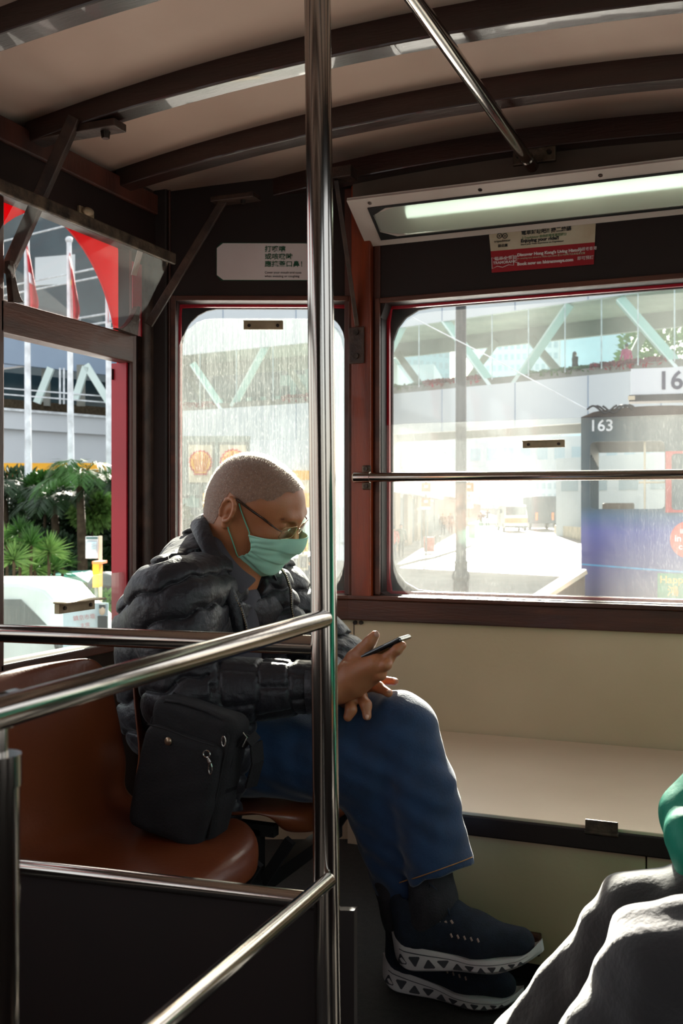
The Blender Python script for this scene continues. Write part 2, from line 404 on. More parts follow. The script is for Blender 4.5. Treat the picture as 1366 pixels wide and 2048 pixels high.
# ------------------------------------------------------------------ tram shell
SW = Frame((-1.625, 0), (0, 1)); FC = Frame((-1.625, 2.52), (.516, .22)); EW = Frame((-1.109, 2.74), (1, 0))
FR = Frame((.021, 2.74), (.379, -.16)); RW = Frame((.40, 2.58), (0, -1)); FL = math.hypot(.516, .22); FL2 = math.hypot(.379, .16)
XC = -.61
def zb(x): return 1.845 - .075 * (x - XC) ** 2
def zc(x): return 1.900 - .085 * (x - XC) ** 2
S(MB().box((-1.9, -2.7, -.06), (.6, 3.0, 0)).build('floor', floorm))
N = 24; P = [[Vector((x, y, zc(x))) for y in (-2.7, 0, 2.85)] for x in [-1.75 + 2.28 * i / N for i in range(N + 1)]]
S(MB().grid(P).build('ceiling', ceilm, smooth=True, solid=.02, off=1))
# roof skin above the lining
P = [[Vector((x, y, zc(x) + .06)) for y in (-2.7, 0, 2.9)] for x in [-1.8 + 2.4 * i / N for i in range(N + 1)]]
S(MB().grid(P).build('ceiling_roof_skin', dark, smooth=True, solid=.02, off=1))
ztop = 1.93
# end wall
EH = (.092, 1.045, .69, 1.500)
plate(EW, (-.0, 1.13, .62, ztop), EH, .004, 0, .05, 'wall_end', dark); S(bpy.data.objects['wall_end'])
fu0, _ = FC.hit(352, 800); fu1, _ = FC.hit(697, 800)
FH = (fu0, fu1, .686, 1.513)
S(plate(FC, (-.0, FL, .62, ztop), FH, .004, 0, .05, 'wall_corner', dark))
S(plate(FR, (-.0, FL2, .62, ztop), (.05, FL2 - .05, .69, 1.5), .004, 0, .05, 'wall_corner_right', dark))
for fr, H, L, nm in ((EW, EH, 1.13, 'end'), (FC, FH, FL, 'corner'), (FR, (.05, FL2 - .05, .69, 1.5), FL2, 'corner_right')):
    m_ = .007; h2 = (H[0] + m_, H[1] - m_, H[2] + m_, H[3] - m_)
    S(plate(fr, (H[0] - .03, H[1] + .03, H[2] - .03, H[3] + .03), h2, .006, .050, .062, 'trim_red_liner_' + nm, red))
    S(plate(fr, (H[0] - .03, H[1] + .03, H[2] - .03, H[3] + .03), h2, .105 if nm != 'corner_right' else .08, .078, .088, 'trim_gasket_' + nm, black))
    S(plate(fr, (-.02, L + .02, -.6, 2.0), (H[0] + .002, H[1] - .002, H[2] + .004, H[3] - .004), .10 if nm != 'corner_right' else .08, .09, .10, 'wall_outer_skin_' + nm, red))
    lo = MB(); box(fr, 0 if nm != 'corner' else .0, L, -.002, .03, .0, .62, lo)
    S(lo.build('wall_dado_' + nm, cream))
    d_ = MB(); box(fr, -.01, L + .01, -.022, .0, .618, .676, d_); box(fr, -.01, L + .01, -.03, .055, .676, .688, d_)
    S(d_.build('trim_sill_' + nm, woodx, bevel=.003))
    # thin wooden surround of the opening
    e = MB(); t = .014
    box(fr, H[0] - t, H[0], -.010, .0, H[2], H[3] + t, e); box(fr, H[1], H[1] + t, -.010, .0, H[2], H[3] + t, e); box(fr, H[0], H[1], -.010, .0, H[3], H[3] + t, e)
    S(e.build('trim_window_' + nm, woodx, bevel=.002))
S(MB().bar(EW.pt(.043, -.014, .676), EW.pt(.043, -.014, 1.83), .058, .028, up=EW.n).build('trim_pillar', woodr, bevel=.004))
S(box(EW, -.016, .016, -.006, .01, .676, 1.83).build('trim_pillar_edge', wood, bevel=.003))
S(box(EW, .072, .092, -.005, .01, .69, 1.83).build('trim_pillar_edge_right', wood, bevel=.003))
# corner post between side wall and corner wall
S(box(FC, -.0, .05, -.022, .02, 0, 1.83).build('trim_corner_post', dark, bevel=.006))
S(box(FC, .05, fu0 - .014, -.012, .02, .66, 1.83).build('trim_corner_post_face', wood, bevel=.006))
S(box(SW, 2.46, 2.53, -.02, .02, 0, 1.83).build('trim_corner_post_side', bracketm, bevel=.006))
# side walls with their bays
SZ0, SZ1 = .573, 1.64
bays = [(1.885, 2.415), (1.05, 1.80), (.22, .97), (-.61, .14), (-1.44, -.69), (-2.3, -1.52)]
for i, (a, b) in enumerate(bays):
    lo_ = (b + 2.52) / 2 if False else None
    u0 = (a + bays[i + 1][1]) / 2 if i < 5 else -2.7
    u1 = 2.52 if i == 0 else (b + bays[i - 1][0]) / 2
    S(plate(SW, (u0, u1, 0, 1.84), (a, b, SZ0, SZ1), .004, 0, .035, 'wall_left' if i == 0 else 'wall_left_bay_%d' % i, dark))
    S(plate(SW, (u0, u1, -.6, 2.0), (a - .02 + (.045 if i else 0), b + .03, SZ0 - .02, 1.675), (.36, .33, .12, .12), .055, .060, 'wall_outer_skin_left_%d' % i, redt))
    e = MB(); box(SW, a, b, -.016, .03, 1.325, 1.40, e); S(e.build('trim_transom_%d' % i, woodx, bevel=.004))
    e = MB(); box(SW, a, b, -.016, .05, SZ0 - .02, SZ0 + .003, e); S(e.build('trim_side_sill_%d' % i, woodx, bevel=.003))
S(box(SW, 2.4075, 2.4145, .004, .052, SZ0, 1.325).build('trim_red_reveal', red))
S(box(SW, 2.4145, 2.46, -.0115, -.0095, 1.402, 1.60).build('trim_added_red', red))  # added strip, invented to widen the red seen through the hopper glass
S(box(SW, 2.415, 2.437, -.01, .004, SZ0, SZ1).build('trim_side_post', wood, bevel=.003))
S(box(SW, 1.815, 1.898, -.016, .045, 0, 1.76).build('trim_side_post_near', wood, bevel=.004))
for i in range(5):
    a = .10 + i * 1.0
    S(plate(RW, (a - .1 if i else 0, a + .9, 0, 1.86), (a + .05, a + .8, SZ0, SZ1), .004, 0, .035, 'wall_right' if i == 0 else 'wall_right_bay_%d' % i, dark))
    S(plate(RW, (a - .1 if i else 0, a + .9, -.6, 2.0), (a + .03, a + .82, SZ0 - .02, 1.68), .12, .05, .06, 'wall_outer_skin_right_%d' % i, red))
S(MB().box((-1.75, -2.72, -.05), (.55, -2.66, 2.0)).build('wall_rear', dark))
# lengthwise roof edge boards
S(MB().box((-1.625, -2.65, 1.63), (-1.60, 2.52, 1.80)).build('trim_cant_rail', dark, bevel=.004))
S(MB().box((-1.60, -2.65, 1.745), (-1.586, 2.50, 1.80)).build('trim_roof_edge', wood, bevel=.004))
S(MB().box((.36, -2.65, 1.63), (.42, 2.5, 1.86)).build('trim_cant_rail_right', dark, bevel=.004))
# ------------------------------------------------------------------ roof hoops
beamx = mat('dark roof hoop wood', '341a14', .34, scale=6, stretch=(.4, 4, 4), bump=.12, bscale=70, c2='22120e', coat=.35)
hy = [2.655, 2.315, 1.955, 1.555, 1.17, .8, .43, .06, -.31, -.68, -1.05, -1.42, -1.79, -2.16]
for i, y in enumerate(hy):
    n = 20; vs = []; fs = []
    for k in range(n + 1):
        x = -1.60 + 2.0 * k / n
        vs += [(x, y, zb(x)), (x, y + .055, zb(x)), (x, y + .055, zc(x) + .004), (x, y, zc(x) + .004)]
    for k in range(n):
        for q in range(4): fs.append((k * 4 + q, k * 4 + (q + 1) % 4, (k + 1) * 4 + (q + 1) % 4, (k + 1) * 4 + q))
    fs += [(0, 1, 2, 3), (n * 4 + 3, n * 4 + 2, n * 4 + 1, n * 4)]
    S(MB().add(vs, fs).build('trim_roof_hoop_%d' % (i + 1), beamx, bevel=.004))
# ------------------------------------------------------------------ window panes
def pane(name, fr, u0, u1, n, z0, z1, m, rad=.004, th=.005):
    cx, cz, hw, hh = (u0 + u1) / 2, (z0 + z1) / 2, (u1 - u0) / 2, (z1 - z0) / 2
    if not isinstance(rad, tuple): rad = (rad,) * 4
    loop = [rr_loop(cx, cz, hw, hh, rad, 2 * PI * i / 96 + .001) for i in range(96)]
    return S(MB().prism([fr.pt(u, n, z) for u, z in loop], fr.n * th).build(name, m))
def pull(fr, px, py, n, par, wpx, hpx, lbl):
    u, z = fr.hit(px, py, n); D = (fr.pt(u, n, z) - CAM).dot(FW); w_ = wpx / FPX * D; h_ = hpx / FPX * D
    t = box(fr, u - w_ / 2, u + w_ / 2, n - .007, n - .0005, z - h_ / 2, z + h_ / 2); box(fr, u - w_ / 2, u + w_ / 2, n - .016, n - .007, z + h_ * .36, z + h_ / 2, t)
    o = t.build('window_handle', brass, par, bevel=.0012)
    s_ = MB()
    for q in (-.36, .36): s_.tube([fr.pt(u + w_ * q, n - .0095, z - h_ * .05), fr.pt(u + w_ * q, n - .006, z - h_ * .05)], h_ * .2, 12)
    s_.build('screw', screwm, o)
    return o
w1 = pane('window_1', EW, EH[0] - .004, EH[1] + .02, .032, EH[2] - .01, 1.166, g_end)
pull(EW, 1088, 888, .032, w1, 84, 15, '')
w2 = pane('window_2', EW, EH[0], EH[1], .066, EH[2], EH[3], g_top, .0)
w3 = pane('window_3', FC, FH[0] + .001, FH[1] - .001, .032, FH[2] - .01, 1.470, g_fac, (.10, .10, .004, .004))
pull(FC, 527, 651, .032, w3, 79, 17, '')
w4 = pane('window_4', SW, 1.885, 2.44, .012, SZ0 - .01, .757, g_side, (.02, .004, .004, .06), .006)
# pull handle of the side pane, seen from its end
o = MB(); u, z = SW.hit(145, 1212, .012)
box(SW, u - .075, u + .07, -.006, .010, z - .013, z + .012, o); box(SW, u - .08, u + .085, -.03, .010, z + .012, z + .016, o)
o = o.build('window_handle', brass, w4, bevel=.0015)
s_ = MB()
for q in (-.055, .05): s_.tube([SW.pt(u + q, -.009, z), SW.pt(u + q, -.004, z)], .005, 12)
s_.build('screw', screwm, o)
# hopper: pane hinged on the transom, leaning into the car, dark bar along its top
a0, a1 = SW.pt(1.80, .0, 1.402), SW.pt(2.43, .0, 1.402); b0, b1 = Vector((-1.495, 1.80, 1.585)), Vector((-1.495, 2.405, 1.585))
S(MB().prism([a0, a1, b1, b0], (.004, 0, .003)).build('window_5', g_hop))
hb = MB().bar(Vector((-1.492, 1.66, 1.598)), Vector((-1.492, 2.43, 1.598)), .012, .030).build('window_bar', darksteel, bpy.data.objects['window_5'], bevel=.003)
k_ = MB(); c0 = onx(567, 190, -1.5) if False else SW.pt(2.28, -.12, 1.585)
k_.bar(Vector((-1.50, 2.28, 1.588)), Vector((-1.53, 2.295, 1.53)), .016, .003).build('window_handle', whitep, bpy.data.objects['window_5'], bevel=.001)
for (y, s_, hw_, hh_) in ((2.405, -1, .10, .075), (1.905, 1, .04, .085)):
    q = MB(); pts = [SW.pt(y, -.035, 1.395)]
    for i in range(9):
        t = i / 8; pts.append(SW.pt(y + s_ * hw_ * (1 - t) ** 1.0, -.035, 1.40 + hh_ * t ** 2.2))
    q.prism(pts + [SW.pt(y - s_ * .012, -.035, 1.40 + hh_)], SW.n * .016)
    q.build('hinge_plate', bracketm, bpy.data.objects['window_5'], bevel=.002)
S(MB().prism([SW.pt(2.40, .045, 1.28), SW.pt(2.42, .045, 1.28), SW.pt(2.42, .045, 1.31), SW.pt(2.40, .045, 1.31)], SW.n * .001).build('trim_stop', dark))
lk = thing('window_catch', 'small bronze catch above the tilted side window', 'catch')
p_ = onx(173, 426, -1.595)
MB().ball(p_ + Vector((.012, -.01, 0)), .012, 8, (1, 1.6, .8)).build('knob', brass, lk, smooth=True)
MB().box(p_ + Vector((-.012, -.03, -.012)), p_ + Vector((.002, .03, .012))).build('catch_plate', brass, lk, bevel=.002)
# ------------------------------------------------------------------ roof braces
def brace(p, q, lbl, foot=None, wd=.018, th=.03, foot_end='q'):
    t = thing('roof_brace', lbl, 'brace', p, group=None)
    p, q = Vector(p), Vector(q)
    MB().bar(p, q, wd, th, up=(1, .4, 0)).build('strut', bracketm, t, bevel=.002)
    return t
p1 = V(150, 236, 2.36); q1 = V(12, 548, 2.40)
t = brace(p1, q1, 'thick brown steel brace slanting from second roof hoop down to left window corner', wd=.03, th=.026)
mb = MB().box((p1.x - .20, 1.958, zb(p1.x) - .014), (p1.x + .10, 2.006, zb(p1.x) + .004)); mb.build('mounting_plate', bracketm, t, bevel=.002)
for dx in (-.15, -.045, .06): MB().tube([(p1.x + dx, 1.982, zb(p1.x) - .030), (p1.x + dx, 1.982, zb(p1.x) - .010)], [.009, .012], 6).build('bolt', screwm, t)
p2 = V(447, 402, 2.86); q2 = V(297, 650, 2.87)
t = brace(p2, q2, 'thin brown steel brace between roof hoop and corner post beside the sneezing sign', wd=.014, th=.022)
MB().box((p2.x - .03, p2.y - .02, p2.z - .004), (p2.x + .10, p2.y + .03, p2.z + .01)).build('mounting_plate', bracketm, t, bevel=.002)
MB().tube([(p2.x + .06, p2.y, p2.z - .014), (p2.x + .06, p2.y, p2.z)], .007, 6).build('bolt', screwm, t)
p3 = V(672, 360, 2.80); q3 = EW.pt(*[EW.hit(722, 655)[0], -.03, EW.hit(722, 655)[1]])
t = brace(p3, q3, 'brown steel brace right of the standing pole, bolted onto the varnished pillar', wd=.024, th=.012)
u, z0_ = EW.hit(722, 658); z1_ = EW.hit(722, 730)[1]
box(EW, u - .022, u + .022, -.036, -.028, z1_, z0_).build('mounting_plate', bracketm, t, bevel=.002)
for zz in (z0_ - .015, z1_ + .02): MB().tube([EW.pt(u, -.042, zz), EW.pt(u, -.034, zz)], .008, 10).build('bolt', screwm, t)
MB().box((p3.x - .03, p3.y - .02, p3.z), (p3.x + .05, p3.y + .03, p3.z + .03)).build('bolt_plate', bracketm, t, bevel=.002)
# ------------------------------------------------------------------ poles
def rod(pts, r, name, par, m=None, n=32): return MB().tube(pts, r, n).build(name, m or steel, par, smooth='auto')
t = thing('stair_railing', 'polished steel stair railing: tall upright pole with joined handrails and low rails', 'railing')
dirp = (V(656, 2048, 1.36) - V(635, 0, 1.36)); PT = V(635, 0, 1.36); PT = PT - dirp * ((1.84 - PT.z) / -dirp.z); PB = PT + dirp * (1.84 / -dirp.z)
rod([PT, PB], .0171, 'upright_pole', t)
def at_pole(py): return V(635 + 21 * py / 2048, py, 1.36)
A = at_pole(1236); B = V(-40, 1437, .707)
e = (A - B).normalized(); rod([A + FW * -.012, B], .0118, 'upper_handrail', t)
rod([V(30, 1414, .761), V(8, 1421, .742)], .0133, 'rail_collar', t)
pz = V(-4, 1428, .734)
rod([pz + Vector((0, 0, .0)), Vector((pz.x, pz.y, pz.z - .035))], .0068, 'post_neck', t)
rod([Vector((pz.x, pz.y, pz.z - .035)), Vector((pz.x, pz.y, 0))], .0147, 'post', t)
MB().tube([Vector((pz.x, pz.y, pz.z - .028)), Vector((pz.x, pz.y, pz.z - .05))], .0160, 24).build('post_collar', steel, t, smooth='auto')
Rl = V(-60, 1264, 1.53); Rr = V(640, 1291, 1.383); rod([Rl, Rr], .0131, 'rear_rail', t)
Ll = V(-10, 1728, 1.54); Lr = V(640, 1803, 1.387); rod([Ll, Lr], .0120, 'low_rail', t)
D1 = V(656, 1762, 1.335); D2_ = V(250, 2110, .77); rod([D1, D2_], .0098, 'descending_rail', t)
MB().ball(D1, .0101, 10).build('rail_end', steel, t, smooth=True)
# dark partition hanging under the low rail
q0 = Ll + Vector((0, 0, -.012)); q1_ = Lr + Vector((0, 0, -.012))
panelm = mat('dark partition board', '21130f', .55, scale=4, c2='190f0c', bump=.05)
nn = Vector((0, 0, 1)).cross(q1_ - q0).normalized() * .012
pb = thing('stair_partition', 'dark brown board filling the space beneath the low steel rail', 'partition', (q0.x, q0.y, 0))
MB().prism([q0 + (q0 - q1_) * .25, q1_, Vector((q1_.x, q1_.y, 0)), Vector((q0.x + (q0 - q1_).x * .25, q0.y + (q0 - q1_).y * .25, 0))], nn).build('board', panelm, pb)
MB().prism([q1_ + Vector((0, 0, .0)) + RT * .0, q1_ + RT * .045, Vector((q1_.x, q1_.y, 0)) + RT * .045, Vector((q1_.x, q1_.y, 0))], nn * 1.2).build('edge_strip', panelm, pb)
# grab rail across the end window
t = thing('grab_rail', 'horizontal steel grab rail crossing the wide end window', 'rail')
g0 = EW.pt(EW.hit(712, 955, -.045)[0], -.045, EW.hit(712, 955, -.045)[1]); g1 = Vector((0, g0.y, g0.z - .004))
rod([g0, g1], .0128, 'rail', t)
rod([g0 - Vector((.004, 0, 0)), g0 + Vector((.042, 0, 0))], .0150, 'end_sleeve', t)
MB().ball(g0 - Vector((.002, 0, 0)), .0148, 10, (.6, 1, 1)).build('end_cap', brass, t, smooth=True)
for xx in (g0.x + .026, g1.x - .02):
    b_ = MB().box((xx - .013, g0.y + .010, g0.z - .034), (xx + .013, g0.y + .018, g0.z + .034)); b_.box((xx - .006, g0.y + .010, g0.z - .008), (xx + .006, g0.y + .045, g0.z + .008))
    b_.build('rail_bracket', darksteel, t, bevel=.004)
    for dz in (-.024, .024): MB().tube([(xx, g0.y + .004, g0.z + dz), (xx, g0.y + .012, g0.z + dz)], .006, 10).build('bolt', screwm, t)
# overhead pole
t = thing('overhead_pole', 'long steel grab pole running under the roof to the end wall', 'pole')
h1 = Vector((-.572, 2.63, 1.797)); h0 = Vector((-.572, -1.6, 1.797)); rod([h0, h1], .0150, 'pole', t)
rod([h1 - Vector((0, .05, 0)), h1 + Vector((0, .012, 0))], .0172, 'end_sleeve', t)
b_ = MB().box((h1.x - .05, 2.640, h1.z + .006), (h1.x + .06, 2.654, h1.z + .045)); b_.build('end_flange', darksteel, t, bevel=.003)
for dx in (-.035, .045): MB().tube([(h1.x + dx, 2.630, h1.z + .028), (h1.x + dx, 2.642, h1.z + .028)], .006, 10).build('bolt', screwm, t)
b_ = MB().box((h0.x - .02, -1.6, h1.z), (h0.x + .02, -1.57, 1.9)); b_.build('end_flange', darksteel, t)
# ------------------------------------------------------------------ lamp over the end window
t = thing('ceiling_light', 'long white fluorescent light box above the wide end window', 'light')
xa, xb = -1.055, .02; ya, za = 2.585, 1.752; yb, zb_ = 2.735, 1.664
X = Vector((1, 0, 0)); sl = Vector((0, yb - ya, zb_ - za)); sn = X.cross(sl).normalized(); Ls = sl.length
if sn.z > 0: sn = -sn
LF = Matrix(((1, sl.x / Ls, sn.x, xa), (0, sl.y / Ls, sn.y, ya), (0, sl.z / Ls, sn.z, za), (0, 0, 0, 1)))
def lf(u, v, n): return LF @ Vector((u, v, n))
L_ = xb - xa; fm = MB()
H = (.055, L_ - .055, .038, Ls - .028); cx, cz = (H[0] + H[1]) / 2, (H[2] + H[3]) / 2
class _F:                                   # lamp face as a frame for plate()
    def pt(s, u, n, z): return lf(u, z, n)
plate(_F(), (0, L_, 0, Ls), H, .022, 0, .006, 'frame', whitep, t)
plate(_F(), (H[0] - .006, H[1] + .006, H[2] - .006, H[3] + .006), H, .022, .004, .009, 'lens_seal', black, t)
MB().prism([lf(*rr_loop(cx, cz, (H[1] - H[0]) / 2, (H[3] - H[2]) / 2, (.022,) * 4, 2 * PI * i / 64 + .001), .001) for i in range(64)], LF.to_3x3() @ Vector((0, 0, .003))).build('lens', lens_glass, t)
hs = MB()
hs.prism([lf(0, 0, 0), lf(0, Ls, 0), Vector((xa, 2.738, za + .03))], (.003, 0, 0)); hs.prism([lf(L_, 0, 0), lf(L_, Ls, 0), Vector((xb, 2.738, za + .03))], (-.003, 0, 0))
hs.prism([lf(0, 0, 0), lf(L_, 0, 0), Vector((xb, 2.738, za + .03)), Vector((xa, 2.738, za + .03))], (0, 0, .003)); hs.build('housing', whitep, t)
rf = MB(); rf.prism([lf(H[0] - .005, .03, -.012), lf(H[1] + .005, .03, -.012), lf(H[1] + .005, Ls * .55, -.055), lf(H[0] - .005, Ls * .55, -.055)], (0, 0, .002))
rf.prism([lf(H[0] - .005, Ls * .55, -.055), lf(H[1] + .005, Ls * .55, -.055), lf(H[1] + .005, Ls - .02, -.006), lf(H[0] - .005, Ls - .02, -.006)], (0, 0, .002))
rf.build('reflector', lamp_in, t)
MB().tube([lf(.14, Ls * .5, -.022), lf(.95, Ls * .5, -.022)], .017, 16).build('tube', tubem, t, smooth='auto')
for i in range(4): MB().tube([lf(.06 + i * .3, .018, .001), lf(.06 + i * .3, .018, .006)], .006, 10).build('screw', screwm, t)
S(MB().box((-1.085, 2.70, 1.745), (.1, 2.738, 1.845)).build('trim_lamp_board', bracketm if False else mat('grey brown board', '6b5a4c', .6, scale=4, c2='5b4b3f')))
for i in range(9): pass
sb = MB()
for i in range(9): sb.tube([(-1.03 + i * .13, 2.694, 1.772 + .01 * (i % 2)), (-1.03 + i * .13, 2.702, 1.772 + .01 * (i % 2))], .0055, 10)
S(sb.build('trim_lamp_board_screws', screwm))
# ------------------------------------------------------------------ stickers
def on_wall(fr, px, py, n=0): u, z = fr.hit(px, py, n); return u, z
u0, z1 = on_wall(FC, 434, 487); _, z0 = on_wall(FC, 434, 560); u1 = u0 + (z1 - z0) * 2.75
st = thing('notice_sticker', 'white sneezing and coughing notice above the narrow corner window', 'sticker')
cx, cz = (u0 + u1) / 2, (z0 + z1) / 2
def rrp(fr, u0, u1, z0, z1, r, n, th, name, m, par):
    cx, cz = (u0 + u1) / 2, (z0 + z1) / 2
    return MB().prism([fr.pt(*(lambda q: (q[0], n, q[1]))(rr_loop(cx, cz, (u1 - u0) / 2, (z1 - z0) / 2, (r,) * 4, 2 * PI * i / 48 + .001))) for i in range(48)], fr.n * th).build(name, m, par)
rrp(FC, u0 - .002, u1 + .002, z0 - .002, z1 + .002, .008, -.0022, .001, 'green_border', stick_g, st)
rrp(FC, u0, u1, z0, z1, .007, -.0030, .001, 'sheet', stick_w, st)
h = z1 - z0; ut = u0 + (u1 - u0) * .475
for i, s_ in enumerate(('打噴嚏', '或咳嗽時', '應掩蓋口鼻！')):
    text(s_, wallM(FC, ut, -.0035, z1 - h * (.165 + .205 * i)), h * .175, stick_g, 'chinese_text', st, bold=.0003, sx=1.1)
for i, s_ in enumerate(('Cover your mouth and nose', 'when sneezing or coughing')):
    text(s_, wallM(FC, ut, -.0035, z0 + h * (.20 - .10 * i)), h * .088, stick_k, 'english_text', st, sx=.99)
# second sticker, slightly crooked, on the end wall
st = thing('advert_sticker', 'torn white and red tram history sticker under the light box', 'sticker')
ua, za_ = on_wall(EW, 980, 461); ub, zb2 = on_wall(EW, 1192, 441); uc, zc2 = on_wall(EW, 984, 546); ud, zd = on_wall(EW, 1188, 529)
ue, ze = on_wall(EW, 982, 503); uf, zf = on_wall(EW, 1190, 485)
n_ = -.003
MB().prism([EW.pt(ua + .006, n_, za_ + .002), EW.pt(ub, n_, zb2), EW.pt(uf, n_, zf), EW.pt(ue, n_, ze), EW.pt(ua - .002, n_, za_ - .012), EW.pt(ua + .004, n_, za_ - .011)], EW.n * .001).build('white_half', stick_o, st)
MB().prism([EW.pt(ue, n_, ze), EW.pt(uf, n_, zf), EW.pt(ud, n_, zd), EW.pt(uc, n_, zc2)], EW.n * .001).build('red_half', stick_r, st)
def stx(s_, px, py, hpx, m, nm, sx=1, bold=0):
    u, z = on_wall(EW, px, py); D = (EW.pt(u, 0, z) - CAM).dot(FW)
    z2 = on_wall(EW, px + 60, py)[1]; sl_ = (on_wall(EW, 1190, 485)[1] - on_wall(EW, 982, 503)[1]) / (uf - ue)
    text(s_, wallM(EW, u, n_ - .0006, z, math.atan(sl_)), hpx / FPX * D * 1.25, m, nm, st, sx=sx, bold=bold)
grn = mat('green grey print', '5b7a52', .5, scale=5, c2='4e6b46')
stx('電車好玩吧?! 掃二維碼', 1043, 467, 8.5, stick_k, 'chinese_text', .95, .0003)
stx('上TripAdvisor 給你的電車旅程評分', 1043, 477, 5.2, grn, 'small_text', .92)
stx('Enjoying your ride?!', 1042, 483, 7.2, stick_k, 'headline_text', 1.06, .0005)
stx('Share your Tram experience on TripAdvisor', 1042, 490, 3.6, stick_k, 'small_text', 1.05)
stx('tripadvisor', 989, 484, 5.5, stick_k, 'logo_text', 1.1)
stx('貓途鷹', 996, 493, 5.5, stick_k, 'chinese_text', 1.0)
stx("Discover Hong Kong's Living History", 1035, 511, 6.3, stick_w, 'headline_text', 1.08, .0005)
stx('發掘老香港', 1156, 500, 6, stick_w, 'chinese_text', 1.0)
stx('An amazing tour aboard a 1920s-style tram 登上1920年代古典電車遊覽', 1035, 518, 3.6, stick_o, 'small_text', 1.0)
stx('Book now on hktramways.com', 1035, 529, 6.5, stick_w, 'headline_text', 1.08, .0006)
stx('即可預訂', 1155, 518, 6.5, stick_w, 'chinese_text', 1.0)
stx('電車全景遊', 989, 519, 6.5, stick_w, 'chinese_text', 1.15)
stx('TRAMORAMIC', 987, 527, 6, stick_w, 'logo_text', 1.0, .0003)
def ring(fr, u, n, z, r, t_): return MB().tube([fr.pt(u + r * math.cos(a * PI / 12), n, z + r * math.sin(a * PI / 12)) for a in range(24)], t_, 6, closed=True)
m1 = MB()
for px in (999.5, 1010.5):
    u, z = on_wall(EW, px, 472.5); m1.v, m1.f = (lambda q: (m1.v + q.v, m1.f + [tuple(i + len(m1.v) for i in f) for f in q.f]))(ring(EW, u, n_ - .0006, z, .0062, .0011))
    m1.ball(EW.pt(u, n_ - .0006, z), .0022, 6)
u, z = on_wall(EW, 1005, 465.5); m1.tube([EW.pt(u - .012, n_ - .0006, z - .003), EW.pt(u, n_ - .0006, z + .001), EW.pt(u + .012, n_ - .0006, z - .001)], .0012, 6)
m1.build('owl_eyes_mark', stick_k, st)
mm = MB(); P = [on_wall(EW, px, py) for px, py in ((984, 516), (994, 519), (1005, 518), (1016, 515), (1027, 511), (1028, 531), (1018, 530), (1006, 535), (995, 533), (985, 538))]
mm.tube([EW.pt(u, n_ - .0006, z) for u, z in P], .0009, 6, closed=True); mm.build('ribbon_outline', stick_w, st)
# ------------------------------------------------------------------ end bench (cream locker) and its fittings
t = thing('locker_bench', 'low cream locker bench with dark wooden edge under the end window', 'bench', (-.2, 2.02, 0))
bx0, bx1, byf, bz = -.73, .36, 2.02, .327
MB().prism([(bx0, byf - .006, bz), (bx1, byf - .006, bz), (bx1, 2.50, bz), (FR.pt(0, -.01, 0).x, 2.732, bz), (-1.09, 2.732, bz), (-1.09, 2.70, bz), (bx0, 2.40, bz)], (0, 0, -.018)).build('bench_top', seatboard, t, bevel=.002)
MB().box((bx0, byf - .012, bz - .045), (bx1, byf + .012, bz - .006)).build('edge_trim', dark, t, bevel=.003)
MB().box((bx0, byf, .045), (-.225, byf + .012, bz - .045)).build('front_panel', cream, t, bevel=.001)
MB().box((-.222, byf, .045), (bx1, byf + .012, bz - .045)).build('front_panel', cream, t, bevel=.001)
MB().box((bx0, byf + .012, .0), (bx0 + .02, 2.5, bz - .02)).build('side_panel', dark, t)
MB().box((bx0, byf + .03, .0), (bx1, byf + .04, .05)).build('kick_board', black, t)
MB().tube([(-.195, byf - .004, .245), (-.195, byf + .004, .245)], .006, 12).build('screw', screwm, t)
hx = ony(1203, 1665, byf - .014); hg = MB()
hg.box((hx.x - .030, byf - .016, hx.z - .002), (hx.x + .030, byf - .011, hx.z + .022)); hg.box((hx.x - .030, byf - .006, hx.z - .026), (hx.x + .030, byf - .001, hx.z - .002))
hg.tube([(hx.x - .031, byf - .014, hx.z - .002), (hx.x + .031, byf - .014, hx.z - .002)], .0045, 12)
hg = hg.build('hinge', darksteel, t, bevel=.0008)
s_ = MB()
for dx in (-.02, 0, .02): s_.tube([(hx.x + dx, byf - .009, hx.z - .015), (hx.x + dx, byf - .005, hx.z - .015)], .004, 10)
s_.build('screw', screwm, hg)
b0_ = ony(975, 1868, byf); b1_ = ony(1084, 1868, byf)
put(MB().box((b0_.x - .02, byf - .022, b0_.z - .02), (b1_.x, byf - .001, b0_.z + .02)).build('wooden_stop_block', wood, None, bevel=.003), 'small brown wooden block fixed low on the cream locker bench', 'block')
# loose vertical boards left of the bench, with a perforated vent
t = thing('vent_plate', 'small perforated metal vent plate low down behind the upright pole', 'vent')
vp = V(706, 1834, 2.66)
MB().bar(vp - RT * .04, vp + RT * .04, .004, .035, up=(0, 0, 1)).build('plate', darksteel, t)
S(MB().box((-1.10, 2.700, 0), (-.735, 2.712, .30)).build('trim_lower_board', cream))
S(MB().tube([EW.pt(.013, -.003, 0), EW.pt(.013, -.003, .615)], .0012, 6).build('trim_board_seam', black))
sb = MB()
for px in (711, 723): u, z = EW.hit(px, 1245, -.002); sb.tube([EW.pt(u, -.008, z), EW.pt(u, 0, z)], .006, 10)
S(sb.build('trim_dado_screws', screwm))
